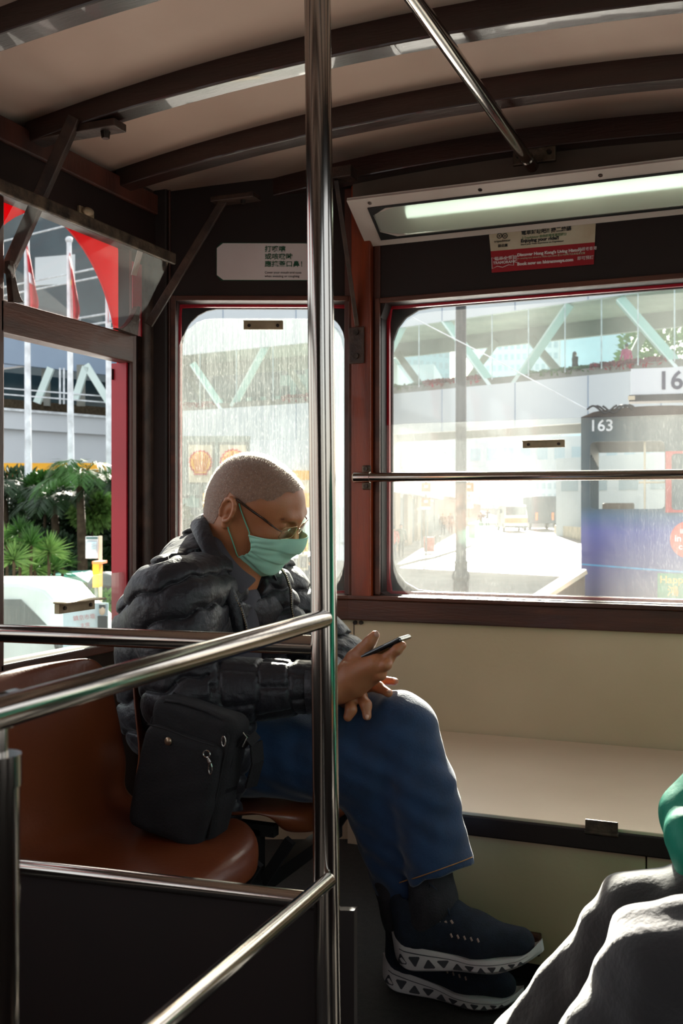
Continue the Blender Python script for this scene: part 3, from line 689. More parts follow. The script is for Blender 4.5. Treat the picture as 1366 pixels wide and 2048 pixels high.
# ------------------------------------------------------------------ moulded seats
seatm = mat('brown moulded plastic', '743a1d', .34, scale=5, c2='673118', bump=.05, bscale=120, coat=.12)
SX = -.828
prof = [(-.012, -.045, .165), (-.006, -.018, .19), (.006, -.004, .205), (.04, .002, .217), (.10, -.004, .223), (.20, -.012, .226), (.27, -.008, .226), (.315, .012, .224), (.338, .045, .220), (.352, .09, .216), (.364, .15, .212), (.374, .21, .207), (.383, .262, .197), (.389, .288, .180), (.396, .300, .155), (.407, .296, .150)]
def seat(yc, lbl):
    t = thing('moulded_seat', lbl, 'seat', (SX - .2, yc, 0), group='brown moulded seats')
    P = []
    for (dx, dz, hw) in prof:
        row = []
        for k in range(17):
            s_ = -1 + k / 8; e_ = abs(s_) ** 5
            row.append(Vector((SX - dx - (.0 if dz > .03 else 0) + (.03 * s_ * s_ if dz > .06 else 0) - (.05 * e_ * (1 if dx < .08 else 0)), yc + s_ * hw, .345 + dz + (.012 * s_ ** 4 if dz < .03 else 0))))
        P.append(row)
    MB().grid(P).build('seat_shell', seatm, t, smooth=True, solid=.008, off=0, subd=2)
    f = MB()
    for yy in (yc - .17, yc + .17):
        f.bar((SX - .05, yy, .315), (SX - .36, yy, .315), .022, .022); f.bar((SX - .09, yy, .315), (SX - .09, yy, 0), .022, .022, up=(1, 0, 0)); f.bar((SX - .10, yy, .18), (SX - .02, yy, .30), .02, .014, up=(0, 1, 0))
        f.bar((SX - .33, yy, .315), (SX - .33, yy, 0), .022, .022, up=(1, 0, 0))
    f.bar((SX - .09, yc - .22, .205), (SX - .09, yc + .22, .205), .03, .03)
    f.build('seat_frame', black, t)
    return t
seat(1.49, 'empty brown moulded seat carrying the black shoulder bag')
seat(1.965, 'brown moulded seat with the masked man sitting on it')
# ------------------------------------------------------------------ outside: street, footbridge, vehicles, planting
def gz(D): return -2.35 + .016 * D
def ong(px, py, dz=0):
    D = (3.27 - dz) / ((py - 1024) / FPX + .016); return V(px, py, D), D
def P2(px, D, z): p = CAM + FW * D + RT * ((px - 683) / FPX * D); p.z = z; return p
roadm = mat('light grey asphalt', '77746e', .55, scale=.6, c2='66635e', bump=.15, bscale=8)  # the road's own light grey, no sunlight in the colour
pavem = mat('pale paving', '8f8a84', .7, scale=1.2, c2='7f7a74')
whitew = mat('pale grey cladding', 'cdd2d4', .45, scale=.12, c2='c3c9cc')
whitew2 = mat('white wall', 'cfd4d8', .6, scale=.2, c2='c4c9ce')
greyp = mat('blue grey panel', '8f9fb2', .5, scale=.2, c2='8292a6')
soff = mat('bridge soffit', 'a9b0a6', .6, scale=.4, c2='8d938c')
deckm = mat('planter concrete', '8b8b84', .7, scale=1, c2='77776f')
truss = mat('pale green steel', 'd2e2dd', .5, scale=1, c2='c8d9d4')
trussd = mat('grey steel', '8f918b', .55, scale=1, c2='80827c')
railm = mat('light rail metal', 'd9dee2', .4, scale=3)
dglass = mat('dark facade glass', '2b4148', .15, scale=.3, c2='1c2e36')
redfl = mat('red flowers', 'a8384a', .8, scale=3, c2='7b2433')
grass = mat('planter grass', '5a7a4a', .8, scale=3, c2='41603a')
green1 = mat('leaf green', '3f6a2a', .5, scale=2, c2='27491c', spec=.3)
green2 = mat('light leaf green', '6c8f4a', .5, scale=3, c2='4a6f33', spec=.3)
green3 = mat('dark leaf green', '22401d', .6, scale=2, c2='162c14')
barkm = mat('palm bark', '4a4032', .9, scale=8, c2='332b21', spec=.1)
yel = mat('yellow fascia', 'f0b020', .5, scale=.4, c2='e6a312'); redb = mat('red fascia', 'c8301c', .5, scale=.4, c2='b92a18')
blackp = mat('black painted iron', '20242b', .45, scale=4, c2='181b20')
pole_w = mat('white flagpole paint', 'dfe3e8', .35, scale=4)
beige = mat('beige sign panel', 'd9cbb0', .5, scale=2)
teal = mat('teal plastic', '3f9a86', .5, scale=2, c2='357f70')
glassd = mat('vehicle glass', '2c3a40', .08, scale=1, c2='202c32', coat=.5)
vanw = mat('white van paint', 'e8eae6', .3, scale=1, coat=.4)
bgpale = mat('haze paled facade', 'd6dcdf', .8, scale=.05, c2='c9d0d4')  # air haze is put into this facade colour by paling it
bgblue = mat('haze paled blue facade', 'b9cdd6', .8, scale=.05, c2='aac0ca')  # blue facade paled too, its haze is in the colour
bgwin = mat('haze paled windows', 'b2c0c6', .4, scale=.2, c2='a6b5bc')  # lightened so the panes look washed out by haze
shopm = mat('shopfront brown', 'a8927a', .6, scale=.5, c2='7f6c58'); shopd = mat('shop interior', '5b6668', .5, scale=.5, c2='454f52')
for pts, nm, m_, dz in (([P2(-3000, 2, 0), P2(5000, 2, 0), P2(3500, 420, 0), P2(-2500, 420, 0)], 'floor_street', roadm, 0),):
    for p in pts: p.z = gz((p - CAM).dot(FW)) + dz
    S(MB().prism(pts, (0, 0, -.1)).build(nm, m_))
kb = [(1000, 1040), (982, 1068), (940, 1095), (865, 1119), (841, 1123), (757, 1146), (560, 1230), (300, 1500)]
pts = [ong(a, b)[0] for a, b in kb] + [P2(-600, 12, 0), P2(-600, 150, 0), P2(985, 230, 0)]
for p in pts: p.z = gz((p - CAM).dot(FW)) + .14
S(MB().prism(pts, (0, 0, -.16)).build('floor_pavement', pavem))
# ---- footbridge
BN = [(240, 67.5), (360, 65), (617, 60), (763, 56), (1258, 46.6), (1620, 41.4)]
def bd(px):
    for (a, d0), (b, d1) in zip(BN, BN[1:]):
        if px <= b or (b, d1) == BN[-1]: t = (px - a) / (b - a); return 1 / ((1 - t) / d0 + t / d1)
br = thing('footbridge', 'pale covered footbridge with diagonal trusses crossing over the street', 'footbridge', P2(900, 52, 5))
def band(z0, z1, d0, d1, m_, nm, par, nodes=None):
    mb = MB(); nd = nodes or BN
    for (a, da), (b, db) in zip(nd, nd[1:]):
        q = [P2(a, da + d0, z0), P2(b, db + d0, z0), P2(b, db + d0, z1), P2(a, da + d0, z1), P2(a, da + d1, z0), P2(b, db + d1, z0), P2(b, db + d1, z1), P2(a, da + d1, z1)]
        mb.add(q, [(0, 1, 2, 3), (5, 4, 7, 6), (0, 4, 5, 1), (3, 2, 6, 7), (0, 3, 7, 4), (1, 5, 6, 2)])
    return mb.build(nm, m_, par)
band(5.0, 7.16, 0, .35, whitew, 'lower_cladding', br); band(6.6, 7.0, .35, 6, deckm, 'deck', br)
band(5.0, 7.3, 6, 6.3, whitew, 'far_parapet', br)
band(7.16, 7.5, .1, .6, deckm, 'planter_edge', br)
band(10.6, 13.6, 0, .3, whitew, 'upper_cladding', br); band(10.75, 11.0, .3, 6.2, soff, 'soffit', br)
band(9.95, 10.75, 6.0, 6.35, trussd, 'far_beam', br)
band(13.5, 13.7, 0, 6.3, whitew, 'bridge_roof', br)
def strut(a, b, far, m_, w_=.42):
    D0, D1 = bd(a[0]) + (6 if far else .25), bd(b[0]) + (6 if far else .25)
    MB().bar(V(a[0], a[1], D0), V(b[0], b[1], D1), w_, .25, up=FW).build('truss_diagonal', m_, br)
for a, b in (((757, 748), (806, 652)), ((826, 640), (857, 664)), ((888, 638), (990, 778)), ((1027, 773), (1140, 608)), ((1240, 598), (1368, 745)), ((386, 728), (446, 818)), ((466, 814), (535, 686)), ((640, 690), (700, 790))): 
    if a != (826, 640): strut(a, b, 0, truss)
for a, b in (((793, 706), (842, 772)), ((994, 682), (935, 762)), ((1059, 676), (1124, 752)), ((1290, 662), (1252, 738)), ((577, 736), (612, 788)), ((380, 756), (405, 800)), ((700, 700), (660, 780))): strut(a, b, 1, trussd, .38)
for px in list(range(400, 1400, 73)):
    D = bd(px) + .05; p = P2(px, D, 7.4); q = P2(px, D, 10.6); MB().bar(p, q, .05, .04, up=FW).build('mullion', railm, br)
for px in list(range(300, 1400, 146)):
    D = bd(px) - .012
    for z0, z1 in ((5.0, 7.14), (10.62, 13.5)): MB().bar(P2(px, D, z0), P2(px, D, z1), .05, .02, up=FW).build('cladding_joint', greyp, br)
gl = band(7.5, 10.6, .02, .05, None, 'glazing', br); gl.data.materials.clear(); gl.data.materials.append(glass('bridge glazing', .10, (.86, .95, .93), .1, .1, .6))
def flowers(px0, px1, m_, lab, z0=7.5, h_=.35, n=500, par=None):
    mb = MB()
    for i in range(n):
        px = random.uniform(px0, px1); D = bd(px) + random.uniform(.1, .6); c = P2(px, D, z0 + random.uniform(-.15, h_ * .5)); s_ = random.uniform(.08, .16)
        d = Vector((random.uniform(-1, 1), random.uniform(-1, 1), random.uniform(-.4, 1))).normalized(); u = d.orthogonal().normalized() * s_; v_ = d.cross(u)
        mb.add([c - u, c + v_, c + u, c - v_], [(0, 1, 2, 3)])
    return put(mb.build('planting', m_), lab[0], lab[1], kind='stuff')
flowers(846, 968, redfl, ('red flowers along the footbridge planter left of the road', 'flowers'), n=500)
flowers(1182, 1335, redfl, ('red flowers along the footbridge planter below the pink walker', 'flowers'), n=600)
flowers(1058, 1180, grass, ('green planter grass beneath the black-dressed walker on the footbridge', 'grass'), n=450, h_=.22)
flowers(757, 850, grass, ('green planter grass at the left end of the wide window view', 'grass'), n=350, h_=.2)
flowers(565, 660, redfl, ('red flowers on the footbridge seen through the narrow corner window', 'flowers'), n=300)
flowers(360, 430, redfl, ('red flowers at the far left of the narrow corner window view', 'flowers'), n=260, h_=.25)
# ---- left wing building (behind the flags)
lw = thing('office_building', 'dark glazed building with grey fascia and white rails behind the flags', 'building', P2(60, 72, 0))
LN = [(-700, 56), (0, 60), (240, 66), (330, 68)]
band(9.45, 12.2, 0, .4, greyp, 'grey_fascia', lw, LN)
band(5.9, 9.6, 5, 5.4, dglass, 'glazing', lw, LN)
band(9.6, 40, 8, 8.5, dglass, 'upper_glazing', lw, [(-900, 78), (0, 84), (240, 76), (560, 70)])
band(5.7, 6.72, -.2, .3, whitew2, 'white_wall_top', lw, LN); band(6.72, 6.86, -.4, .5, railm, 'ledge', lw, LN); band(6.86, 7.5, .8, 1.2, barkm, 'planter', lw, LN)
band(2.6, 5.8, .2, .5, whitew2, 'white_wall', lw, LN); band(-2, 2.8, 2, 2.5, shopd, 'ground_floor', lw, LN)
rn = [(-900, 76), (0, 80), (240, 72), (560, 66)]
for z in (17.6, 18.25, 14.9, 14.3, 13.8, 13.3, 12.8, 21.8, 23.6): 
    mb = MB(); mb.tube([P2(a, da + 1.2, z) for a, da in rn], .07, 6).build('white_rail', railm, lw)
for px in range(-200, 560, 60):
    if px % 180 == 40 or 1: 
        t = px / 240; D = (80 + (72 - 80) * t) if 0 <= px <= 240 else 76; MB().bar(P2(px, D + 1.3, 12.8), P2(px, D + 1.3, 15), .10, .10, up=FW).build('rail_post', railm, lw)
band(18.6, 20.8, 6, 6.4, whitew, 'pale_panel', lw, [(70, 76), (150, 75)]); band(12.0, 12.7, 1, 2, greyp, 'terrace_slab', lw, rn)
for a, b in (((172, 730), (234, 830)), ((172, 734), (150, 800)), ((102, 736), (74, 806))): MB().bar(V(a[0], a[1], 62), V(b[0], b[1], 62), .4, .3, up=FW).build('truss_diagonal', truss, lw)
for px in (92, 162): MB().bar(V(px, 730, 63), V(px, 812, 63), .45, .3, up=FW).build('column', deckm, lw)
for px in (120, 128): MB().bar(V(px, 736, 61.6), V(px, 808, 61.6), .09, .09, up=FW).build('light_strip', railm, lw)
mb = MB(); [mb.bar(V(-60, y0, 59), V(240, y0 + 24, 63), .07, .07) for y0 in (771, 783)]; mb.build('hand_rails', railm, lw)
mb = MB()
for px in range(10, 240, 24): mb.bar(P2(px, bd(240) - 8, 2.8), P2(px, bd(240) - 8, 5.85), .03, .03, up=FW)
# ---- petrol station canopy and signs
pc = thing('petrol_station', 'petrol station canopy with yellow and red edge beyond the plants', 'petrol station', P2(300, 50, 0))
def fb(px0, px1, py0, py1, D, th, m_, nm, par): 
    a = V(px0, py1, D); b = V(px1, py0, D); return MB().box((0, 0, 0), (1, 1, 1), Matrix(((RT.x * (px1 - px0) / FPX * D, FW.x * th, 0, a.x), (RT.y * (px1 - px0) / FPX * D, FW.y * th, 0, a.y), (0, 0, b.z - a.z, a.z), (0, 0, 0, 1)))).build(nm, m_, par)
fb(-300, 345, 926, 949, 50, .5, yel, 'yellow_fascia', pc); fb(-300, 345, 949, 956, 50, .5, redb, 'red_fascia', pc)
fb(500, 752, 880, 941, 52, .4, whitew2, 'white_fascia', pc); fb(585, 752, 941, 960, 51.6, .5, yel, 'yellow_fascia', pc); fb(585, 752, 960, 986, 51.6, .5, beige, 'beige_wall', pc)
fb(400, 752, 986, 1015, 51, .5, yel, 'shop_fascia', pc); fb(345, 752, 1015, 1075, 54, .5, shopd, 'shop_glass', pc); fb(340, 500, 872, 990, 55, .4, soff, 'side_wall', pc)
for px in (470, 610, 680): fb(px, px + 10, 1015, 1085, 50, .5, whitew2, 'column', pc)
def shell_sign(px0, px1, py0, py1, D, lbl):
    t = thing('petrol_sign', lbl, 'sign', V(px0, py1, D), group=None)
    fb(px0, px1, py0, py1, D, .3, deckm, 'sign_frame', t); fb(px0 + 4, px1 - 4, py0 + 6, py1 - 3, D - .02, .05, beige, 'sign_face', t)
    cx, cy, r = (px0 + px1) / 2, (py0 + py1) / 2 - 2, (px1 - px0) * .43
    def sh(s_, d): 
        pts = []
        for i in range(29):
            a = R(-38 + 256 * i / 28); rr = s_ * (1 + .045 * math.cos(14 * 2 * (i / 28) * PI)); pts.append(V(cx + rr * math.cos(a), cy - rr * math.sin(a) * 1.02, D - d))
        pts += [V(cx - s_ * .62, cy + s_ * .78, D - d), V(cx - s_ * .55, cy + s_ * 1.12, D - d), V(cx + s_ * .55, cy + s_ * 1.12, D - d), V(cx + s_ * .62, cy + s_ * .78, D - d)]
        return MB().prism(pts, FW * .03)
    sh(r, .06).build('shell_outline', redb, t); sh(r * .86, .09).build('shell_emblem', yel, t)
    ms = MB()
    for i in range(7):
        a = R(145 - 110 * i / 6); ms.bar(V(cx + (i - 3) * r * .12, cy + r * .85, D - .10), V(cx + r * .8 * math.cos(a), cy - r * .8 * math.sin(a), D - .10), r * .05 / FPX * D, .02, up=FW)
    ms.build('shell_ribs', redb, t)
    fb(cx - 3, cx + 3, py1, 1110, D, .3, deckm, 'sign_post', t)
shell_sign(374, 428, 884, 968, 42, 'petrol sign with yellow shell, left one in the narrow corner window')
shell_sign(436, 496, 884, 968, 41, 'beige petrol sign with yellow shell partly hidden behind the bald head')
def rect_sign(px0, px1, py0, py1, D, m_, lbl, cat='sign', gy=None, name='street_sign', extra=None, pole=True):
    t = thing(name, lbl, cat, V((px0 + px1) / 2, py1, D)); fb(px0, px1, py0, py1, D, .05, m_, 'sign_panel', t)
    if pole:
        p = V((px0 + px1) / 2, py0, D + .08); q = p.copy(); q.z = gz(D); MB().tube([q, p], .035, 8).build('post', trussd, t)
    if extra: extra(t)
    return t
def ex(t):
    text('油站', Matrix(((RT.x, 0, -FW.x, V(598, 1085, 25.95).x), (RT.y, 0, -FW.y, V(598, 1085, 25.95).y), (0, 1, 0, V(598, 1085, 25.95).z), (0, 0, 0, 1))), .1, redb, 'red_text', t) if False else None
    fb(596, 616, 1108, 1140, 26, .05, beige, 'lower_panel', t); fb(599, 613, 1113, 1135, 25.96, .03, pavem, 'picture', t)
    fb(600, 606, 1081, 1088, 25.96, .02, redb, 'red_mark', t); fb(601, 612, 1092, 1100, 25.96, .02, mat('orange mark', 'e08a20', .5), 'orange_mark', t)
    b_ = MB(); c = V(606, 1178, 26); b_.tube([c, c + Vector((0, 0, .12)), c + Vector((0, 0, .3))], [.24, .2, .05], 10); b_.build('weighted_base', mat('green base', '3d6b4c', .6), t)
rect_sign(596, 616, 1077, 1104, 26, mat('yellow notice', 'f0d848', .5), 'yellow and grey forecourt stand sign seen beside the mask', extra=ex)
t = thing('recycling_bin', 'green and white bin on the forecourt beside the yellow stand sign', 'bin', V(573, 1150, 27)); fb(562, 575, 1112, 1152, 27, .4, whitew2, 'bin_body', t); fb(576, 583, 1108, 1152, 27, .4, green2, 'bin_side', t); fb(560, 585, 1106, 1112, 26.9, .5, teal, 'bin_lid', t)
# ---- cars, vans, trucks
def vehicle(name, lbl, cat, prof, wid, O, ang, body, wins, r=.33, wheels=(), side_extra=None, th=0):
    """prof: side outline (x forward, z) ; O origin on ground at rear axle side nearest; ang heading"""
    t = thing(name, lbl, cat, O); M = Matrix.Translation(O) @ Matrix.Rotation(ang, 4, 'Z')
    mb = MB(); n = len(prof)
    q = [M @ Vector((x, wid * (.5 - (.06 if z > 1.3 else 0)), z)) for x, z in prof] + [M @ Vector((x, -wid * (.5 - (.06 if z > 1.3 else 0)), z)) for x, z in prof]
    mb.add(q, [tuple(range(n)), tuple(reversed(range(n, 2 * n)))] + [(i, (i + 1) % n, n + (i + 1) % n, n + i) for i in range(n)])
    mb.build('body', body, t, smooth=True, bevel=.05)
    for w_ in wins:      # window polygons on both sides
        for s_ in (1, -1):
            MB().prism([M @ Vector((x, s_ * wid * (.5 - .035), z)) for x, z in w_], M.to_3x3() @ Vector((0, s_ * .03, 0))).build('side_window', glassd, t)
    for x in wheels:
        for s_ in (1, -1):
            c = M @ Vector((x, s_ * wid * .46, r)); ax = M.to_3x3() @ Vector((0, .1, 0)); k_ = MB().tube([c - ax, c + ax], r, 20).build('wheel', blackp, t); MB().tube([c - ax * 1.08, c + ax * 1.08], r * .5, 14).build('hub_cap', railm, k_)
    if side_extra: side_extra(t, M)
    return t
O = P2(-62, 14.6, gz(14.6))
van_prof = [(-1.9, .35), (-1.95, 1.2), (-1.85, 1.98), (-1.6, 2.10), (1.05, 2.10), (1.35, 2.02), (2.0, 1.32), (2.15, 1.15), (2.55, 1.0), (2.62, .4)]
def vx(t, M):
    MB().box((-1.9, -.925, .62), (2.6, -.918, .80), M).build('green_stripe', teal, t)
    X = M.to_3x3() @ Vector((1, 0, 0)); Zv = Vector((0, 0, 1)); Y = X.cross(Zv); p = M @ Vector((.05, -.93, .98))
    text('特快專遞', Matrix(((X.x, 0, Y.x, p.x), (X.y, 0, Y.y, p.y), (0, 1, Y.z, p.z), (0, 0, 0, 1))), .17, mat('grey lettering', '6f7a78', .5), 'van_text', t)
    m_ = M @ Vector((1.62, -1.05, 1.36)); MB().ball(m_, .09, 8, (.6, 1, 1.4)).build('wing_mirror', blackp, t)
vehicle('delivery_van', 'white delivery van passing below the left side window', 'van', van_prof, 1.84, O + RT * 0.0, YAW + R(-3), vanw, [[(-1.5, 1.40), (-1.5, 1.88), (.28, 1.88), (.28, 1.40)], [(.52, 1.40), (.40, 1.90), (1.05, 1.90), (1.58, 1.40)]], .33, (-1.1, 1.7), vx)
ambo = mat('ambulance paint', 'eee8dc', .4, scale=1)
O = P2(1023, 96, gz(96)); orange = mat('orange reflective', 'e8783a', .5)
def ax_(t, M):
    MB().box((-2.56, -.9, 1.45), (-2.52, .9, 2.2), M).build('rear_window', glassd, t); MB().box((-2.56, -1.0, .75), (-2.53, 1.0, 1.2), M).build('orange_band', orange, t)
    MB().box((-2.58, -1.0, .3), (-2.5, 1.0, .5), M).build('bumper', blackp, t)
vehicle('ambulance', 'cream and orange ambulance driving away down the bright street', 'ambulance', [(-2.5, .3), (-2.5, 1.3), (-2.4, 2.35), (1.2, 2.4), (1.8, 2.2), (2.5, 1.3), (2.6, .4)], 2.05, O, YAW + PI / 2, ambo, [[(-1, 1.5), (-1, 2.0), (.6, 2.0), (.6, 1.5)]], .35, (-1.6, 1.6), ax_)
truckm = mat('grey blue truck paint', '4a5a66', .5, scale=1, c2='3c4a55')
O = P2(1077, 101, gz(101))
def tx_(t, M):
    MB().box((-3.06, -1.2, .75), (-3.02, 1.2, 3.05), M).build('rear_door', mat('dark truck door', '3b434a', .5), t)
    for y in (-.75, .75): MB().box((-3.1, y - .1, .9), (-3.03, y + .1, 1.6), M).build('tail_light', orange, t)
vehicle('truck', 'dark grey box truck standing right of the ambulance', 'truck', [(-3.0, .6), (-3.0, 3.15), (2.0, 3.15), (2.1, 2.3), (2.8, 2.2), (3.0, 1.3), (3.0, .5)], 2.6, O, YAW + PI / 2, truckm, [[(2.15, 1.5), (2.15, 2.1), (2.6, 2.1), (2.8, 1.5)]], .45, (-2, 2), tx_)
# ---- neighbouring tram
TD = 14.0; TA = R(15); TF = Frame(P2(1162, TD, 0), RT * math.cos(TA) - FW * math.sin(TA))
tr = thing('tram', 'dark blue double-deck tram numbered 163 right behind the wide window', 'tram', P2(1310, TD, gz(TD)))
tpx = TD / FPX
def tu(px): return TF.hit(px, 1024)[0]
def tz(py): return EYE + (1024 - py) * tpx
def art(nm):
    m = bpy.data.materials.new(nm); m.use_nodes = True; n = m.node_tree.nodes; l = m.node_tree.links; b = n['Principled BSDF']; b.inputs['Roughness'].default_value = .4
    g = n.new('ShaderNodeNewGeometry'); sx = n.new('ShaderNodeSeparateXYZ'); l.new(g.outputs['Position'], sx.inputs[0]); mr = n.new('ShaderNodeMapRange'); mr.inputs[1].default_value = tz(1190); mr.inputs[2].default_value = tz(838); l.new(sx.outputs[2], mr.inputs[0])
    cr = n.new('ShaderNodeValToRGB'); e = cr.color_ramp.elements; e[0].position = 0; e[0].color = lin('2e2f55'); e[1].position = 1; e[1].color = lin('12333f')
    for p, c in ((.25, '3a3f86'), (.36, '3d4a9a'), (.45, '24557e'), (.5, '164252')): x = e.new(p); x.color = lin(c)
    l.new(mr.outputs[0], cr.inputs[0]); l.new(cr.outputs[0], b.inputs['Base Color']); return m
artm = art('printed tram advert')
plate(TF, (0, 1.98, tz(1022), tz(835)), (tu(1180), tu(1330), tz(1018), tz(884)), .06, 0, .05, 'end_wall_upper', artm, tr)
box(TF, 0, 1.98, 0, .05, -2.0, tz(1022)).build('end_wall_lower', artm, tr)
plate(TF, (tu(1331), 1.97, tz(1025), tz(905)), (tu(1343), 1.9, tz(1020), tz(910)), .04, -.02, .0, 'red_window_frame', red, tr)
for s_, nm in ((0, 'side_wall'), (1.93, 'side_wall')):
    mb = MB(); box(TF, s_, s_ + .05, .05, 8.5, -2.0, tz(1020), mb); box(TF, s_, s_ + .05, .05, 8.5, tz(884), tz(835), mb)
    for k in range(9): box(TF, s_, s_ + .05, .3 + k * 1.0, .42 + k * 1.0, tz(1020), tz(884), mb)
    mb.build(nm, artm, tr)
box(TF, 0, 1.98, .05, 8.5, -1.95, -1.9).build('floor_plate', blackp, tr); box(TF, .05, 1.93, .05, 8.4, .2, .25).build('upper_deck_floor', blackp, tr)
mb = MB(); N = 12; mb.prism([TF.pt(1.98 * i / N, -.04, tz(835) + .13 * math.sin(PI * i / N) ** .5) for i in range(N + 1)], TF.n * 8.7); mb.build('roof', mat('sooty tram roof', '4a3b33', .7, scale=3, c2='2a211d', bump=.3, bscale=20), tr)
box(TF, tu(1262), 1.75, .0, .10, tz(793), tz(741)).build('number_box', whitep if False else whitew2, tr); box(TF, tu(1258), 1.8, -.02, .3, tz(806), tz(793)).build('box_base', blackp, tr)
box(TF, tu(1256), tu(1270), -.03, .04, tz(803), tz(795)).build('box_bracket', beige, tr)
def tt(s_, px, py, hpx, m_, nm, bold=0): text(s_, wallM(TF, tu(px), -.006, tz(py)), hpx * tpx * 1.38, m_, nm, tr, bold=bold, ext=.002)
navy = mat('navy numerals', '20264a', .5)
tt('163', 1314, 768, 36, navy, 'number_text', .006)
tt('163', 1178, 853, 23, pole_w, 'number_text', .003)
c = (1376, 1078); MB().prism([TF.pt(tu(c[0] + 36 * math.cos(a * PI / 20)), -.004, tz(c[1] - 36 * math.sin(a * PI / 20))) for a in range(40)], TF.n * .004).build('coral_roundel', mat('coral print', 'ee5a50', .5), tr)
tt('II', 1360, 1062, 9, pole_w, 'roundel_text', .002); tt('in', 1349, 1076, 13, pole_w, 'roundel_text', .002); tt('c', 1357, 1092, 12, pole_w, 'roundel_text', .002)
MB().prism([TF.pt(tu(1164), -.003, tz(1127)), TF.pt(tu(1460), -.003, tz(1145)), TF.pt(tu(1460), -.003, tz(1149)), TF.pt(tu(1164), -.003, tz(1130))], TF.n * .003).build('cyan_stripe', mat('cyan stripe', '2a8fc0', .5), tr)
box(TF, tu(1315), 1.9, -.004, .0, tz(1200), tz(1144)).build('green_panel', mat('green tram panel', '1f7a55', .5), tr); yg = mat('gold lettering', 'd8a838', .5)
tt('Happy', 1319, 1157, 15, yg, 'gold_text', .001); tt('鴻', 1334, 1180, 16, yg, 'gold_text', .001)
mb = MB()
for px in (1290, 1293 + 60): mb.tube([TF.pt(tu(px), .15, tz(1020)), TF.pt(tu(px), .15, tz(884))], .014, 8)
mb.tube([TF.pt(tu(1278), .15, tz(965)), TF.pt(1.9, .15, tz(965))], .014, 8); mb.build('inner_poles', beige, tr)
for k in range(4):
    s_ = MB(); box(TF, .25, .7, 1 + k * .9, 1.45 + k * .9, .55, .62, s_); box(TF, .25, .7, 1.4 + k * .9, 1.46 + k * .9, .6, 1.05, s_); s_.build('seat', shopm, tr, bevel=.02)
mb = MB()
for k in range(4): mb.tube([TF.pt(.08 + .1 * k + i * .035, -.05 + .03 * (k % 2), tz(828) + .05 + .05 * math.sin(i * .7 + k)) for i in range(12)], .014, 6)
mb.build('roof_rope', blackp, tr)
put(MB().tube([V(780, 612, 15.6), V(980, 714, 14.9), V(1184, 824, 14.0)], .008, 6).build('trolley_rope', railm), 'thin pale rope running diagonally up from the roof of tram 163', 'rope')
# ---- street furniture
t = thing('lamp_post', 'tall black iron lamp post rising beside the road outside the wide window', 'lamp post', P2(922, 20, gz(20)))
D = 20; b0 = P2(922, D, gz(D)); r = .105
MB().tube([P2(922, D, z) for z in (EYE + (1024 - y) / FPX * D for y in (1240, 1160, 1158))], [.15, .15, .15], 20).build('base', blackp, t, smooth='auto')
MB().tube([P2(922, D, EYE + (1024 - y) / FPX * D) for y in (1162, 1156, 1150, 1140, 1128, 1124, 1120)], [.15, .17, .17, .13, .125, .14, .11], 20).build('collar', blackp, t, smooth='auto')
MB().tube([b0, P2(922, D, -1.0)], .15, 20).build('plinth', blackp, t, smooth='auto')
MB().tube([P2(922, D, EYE + (1024 - y) / FPX * D) for y in (1122, 500, -300)], [.108, .100, .085], 20).build('shaft', blackp, t, smooth='auto')
for (px, pym, g_, lb) in ((852, (975, 1005), 1118, 'pole with two orange and white parking signs, left of the lamp post'), (938, (975, 1003), 1075, 'pole with orange and white parking signs, right behind the lamp post')):
    p, D = ong(px, g_); t = thing('parking_sign', lb, 'sign', p); MB().tube([p, V(px, pym[0] - 12, D)], .05, 8).build('post', trussd, t)
    for y in pym: fb(px - 9, px + 9, y - 9, y + 8, D - .08, .05, orange if px < 900 or y < 990 else whitew2, 'orange_panel', t); fb(px - 9, px + 9, y + 8, y + 14, D - .08, .05, whitew2, 'white_panel', t); fb(px - 4, px + 4, y - 5, y + 1, D - .12, .03, bgwin, 'symbol', t)
p, D = ong(858, 1112); t = thing('street_barrier', 'small red panel barrier at the kerb behind the pedestrians', 'barrier', p)
fb(848, 869, 1074, 1104, D, .1, mat('faded red panel', 'd98a7a', .6), 'red_panel', t)
for px in (845, 871, 880): MB().tube([V(px, 1116, D), V(px, 1072, D)], .03, 6).build('post', trussd, t)
p, D = ong(945, 1078); t = thing('utility_box', 'grey utility box on the pavement right of the lamp post', 'box', p); fb(938, 951, 1048, 1078, D, .5, trussd, 'cabinet', t); fb(937, 952, 1045, 1049, D - .1, .7, whitew2, 'cabinet_top', t)
# low sloping shelter roof in front of the tram
t = thing('tram_shelter', 'brown planked shelter roof rising towards the neighbouring tram', 'shelter', V(1125, 1190, 11))
MB().prism([V(1060, 1215, 11), V(1170, 1144, 11.5), V(1170, 1300, 11.5), V(1060, 1300, 11)], FW * .6).build('planks', mat('brown planks', '6b5b4c', .7, scale=10, stretch=(8, 8, .3), c2='4b3f35'), t)
MB().bar(V(1055, 1218, 10.95), V(1170, 1143, 11.4), .06, .05).build('edge_board', beige, t)
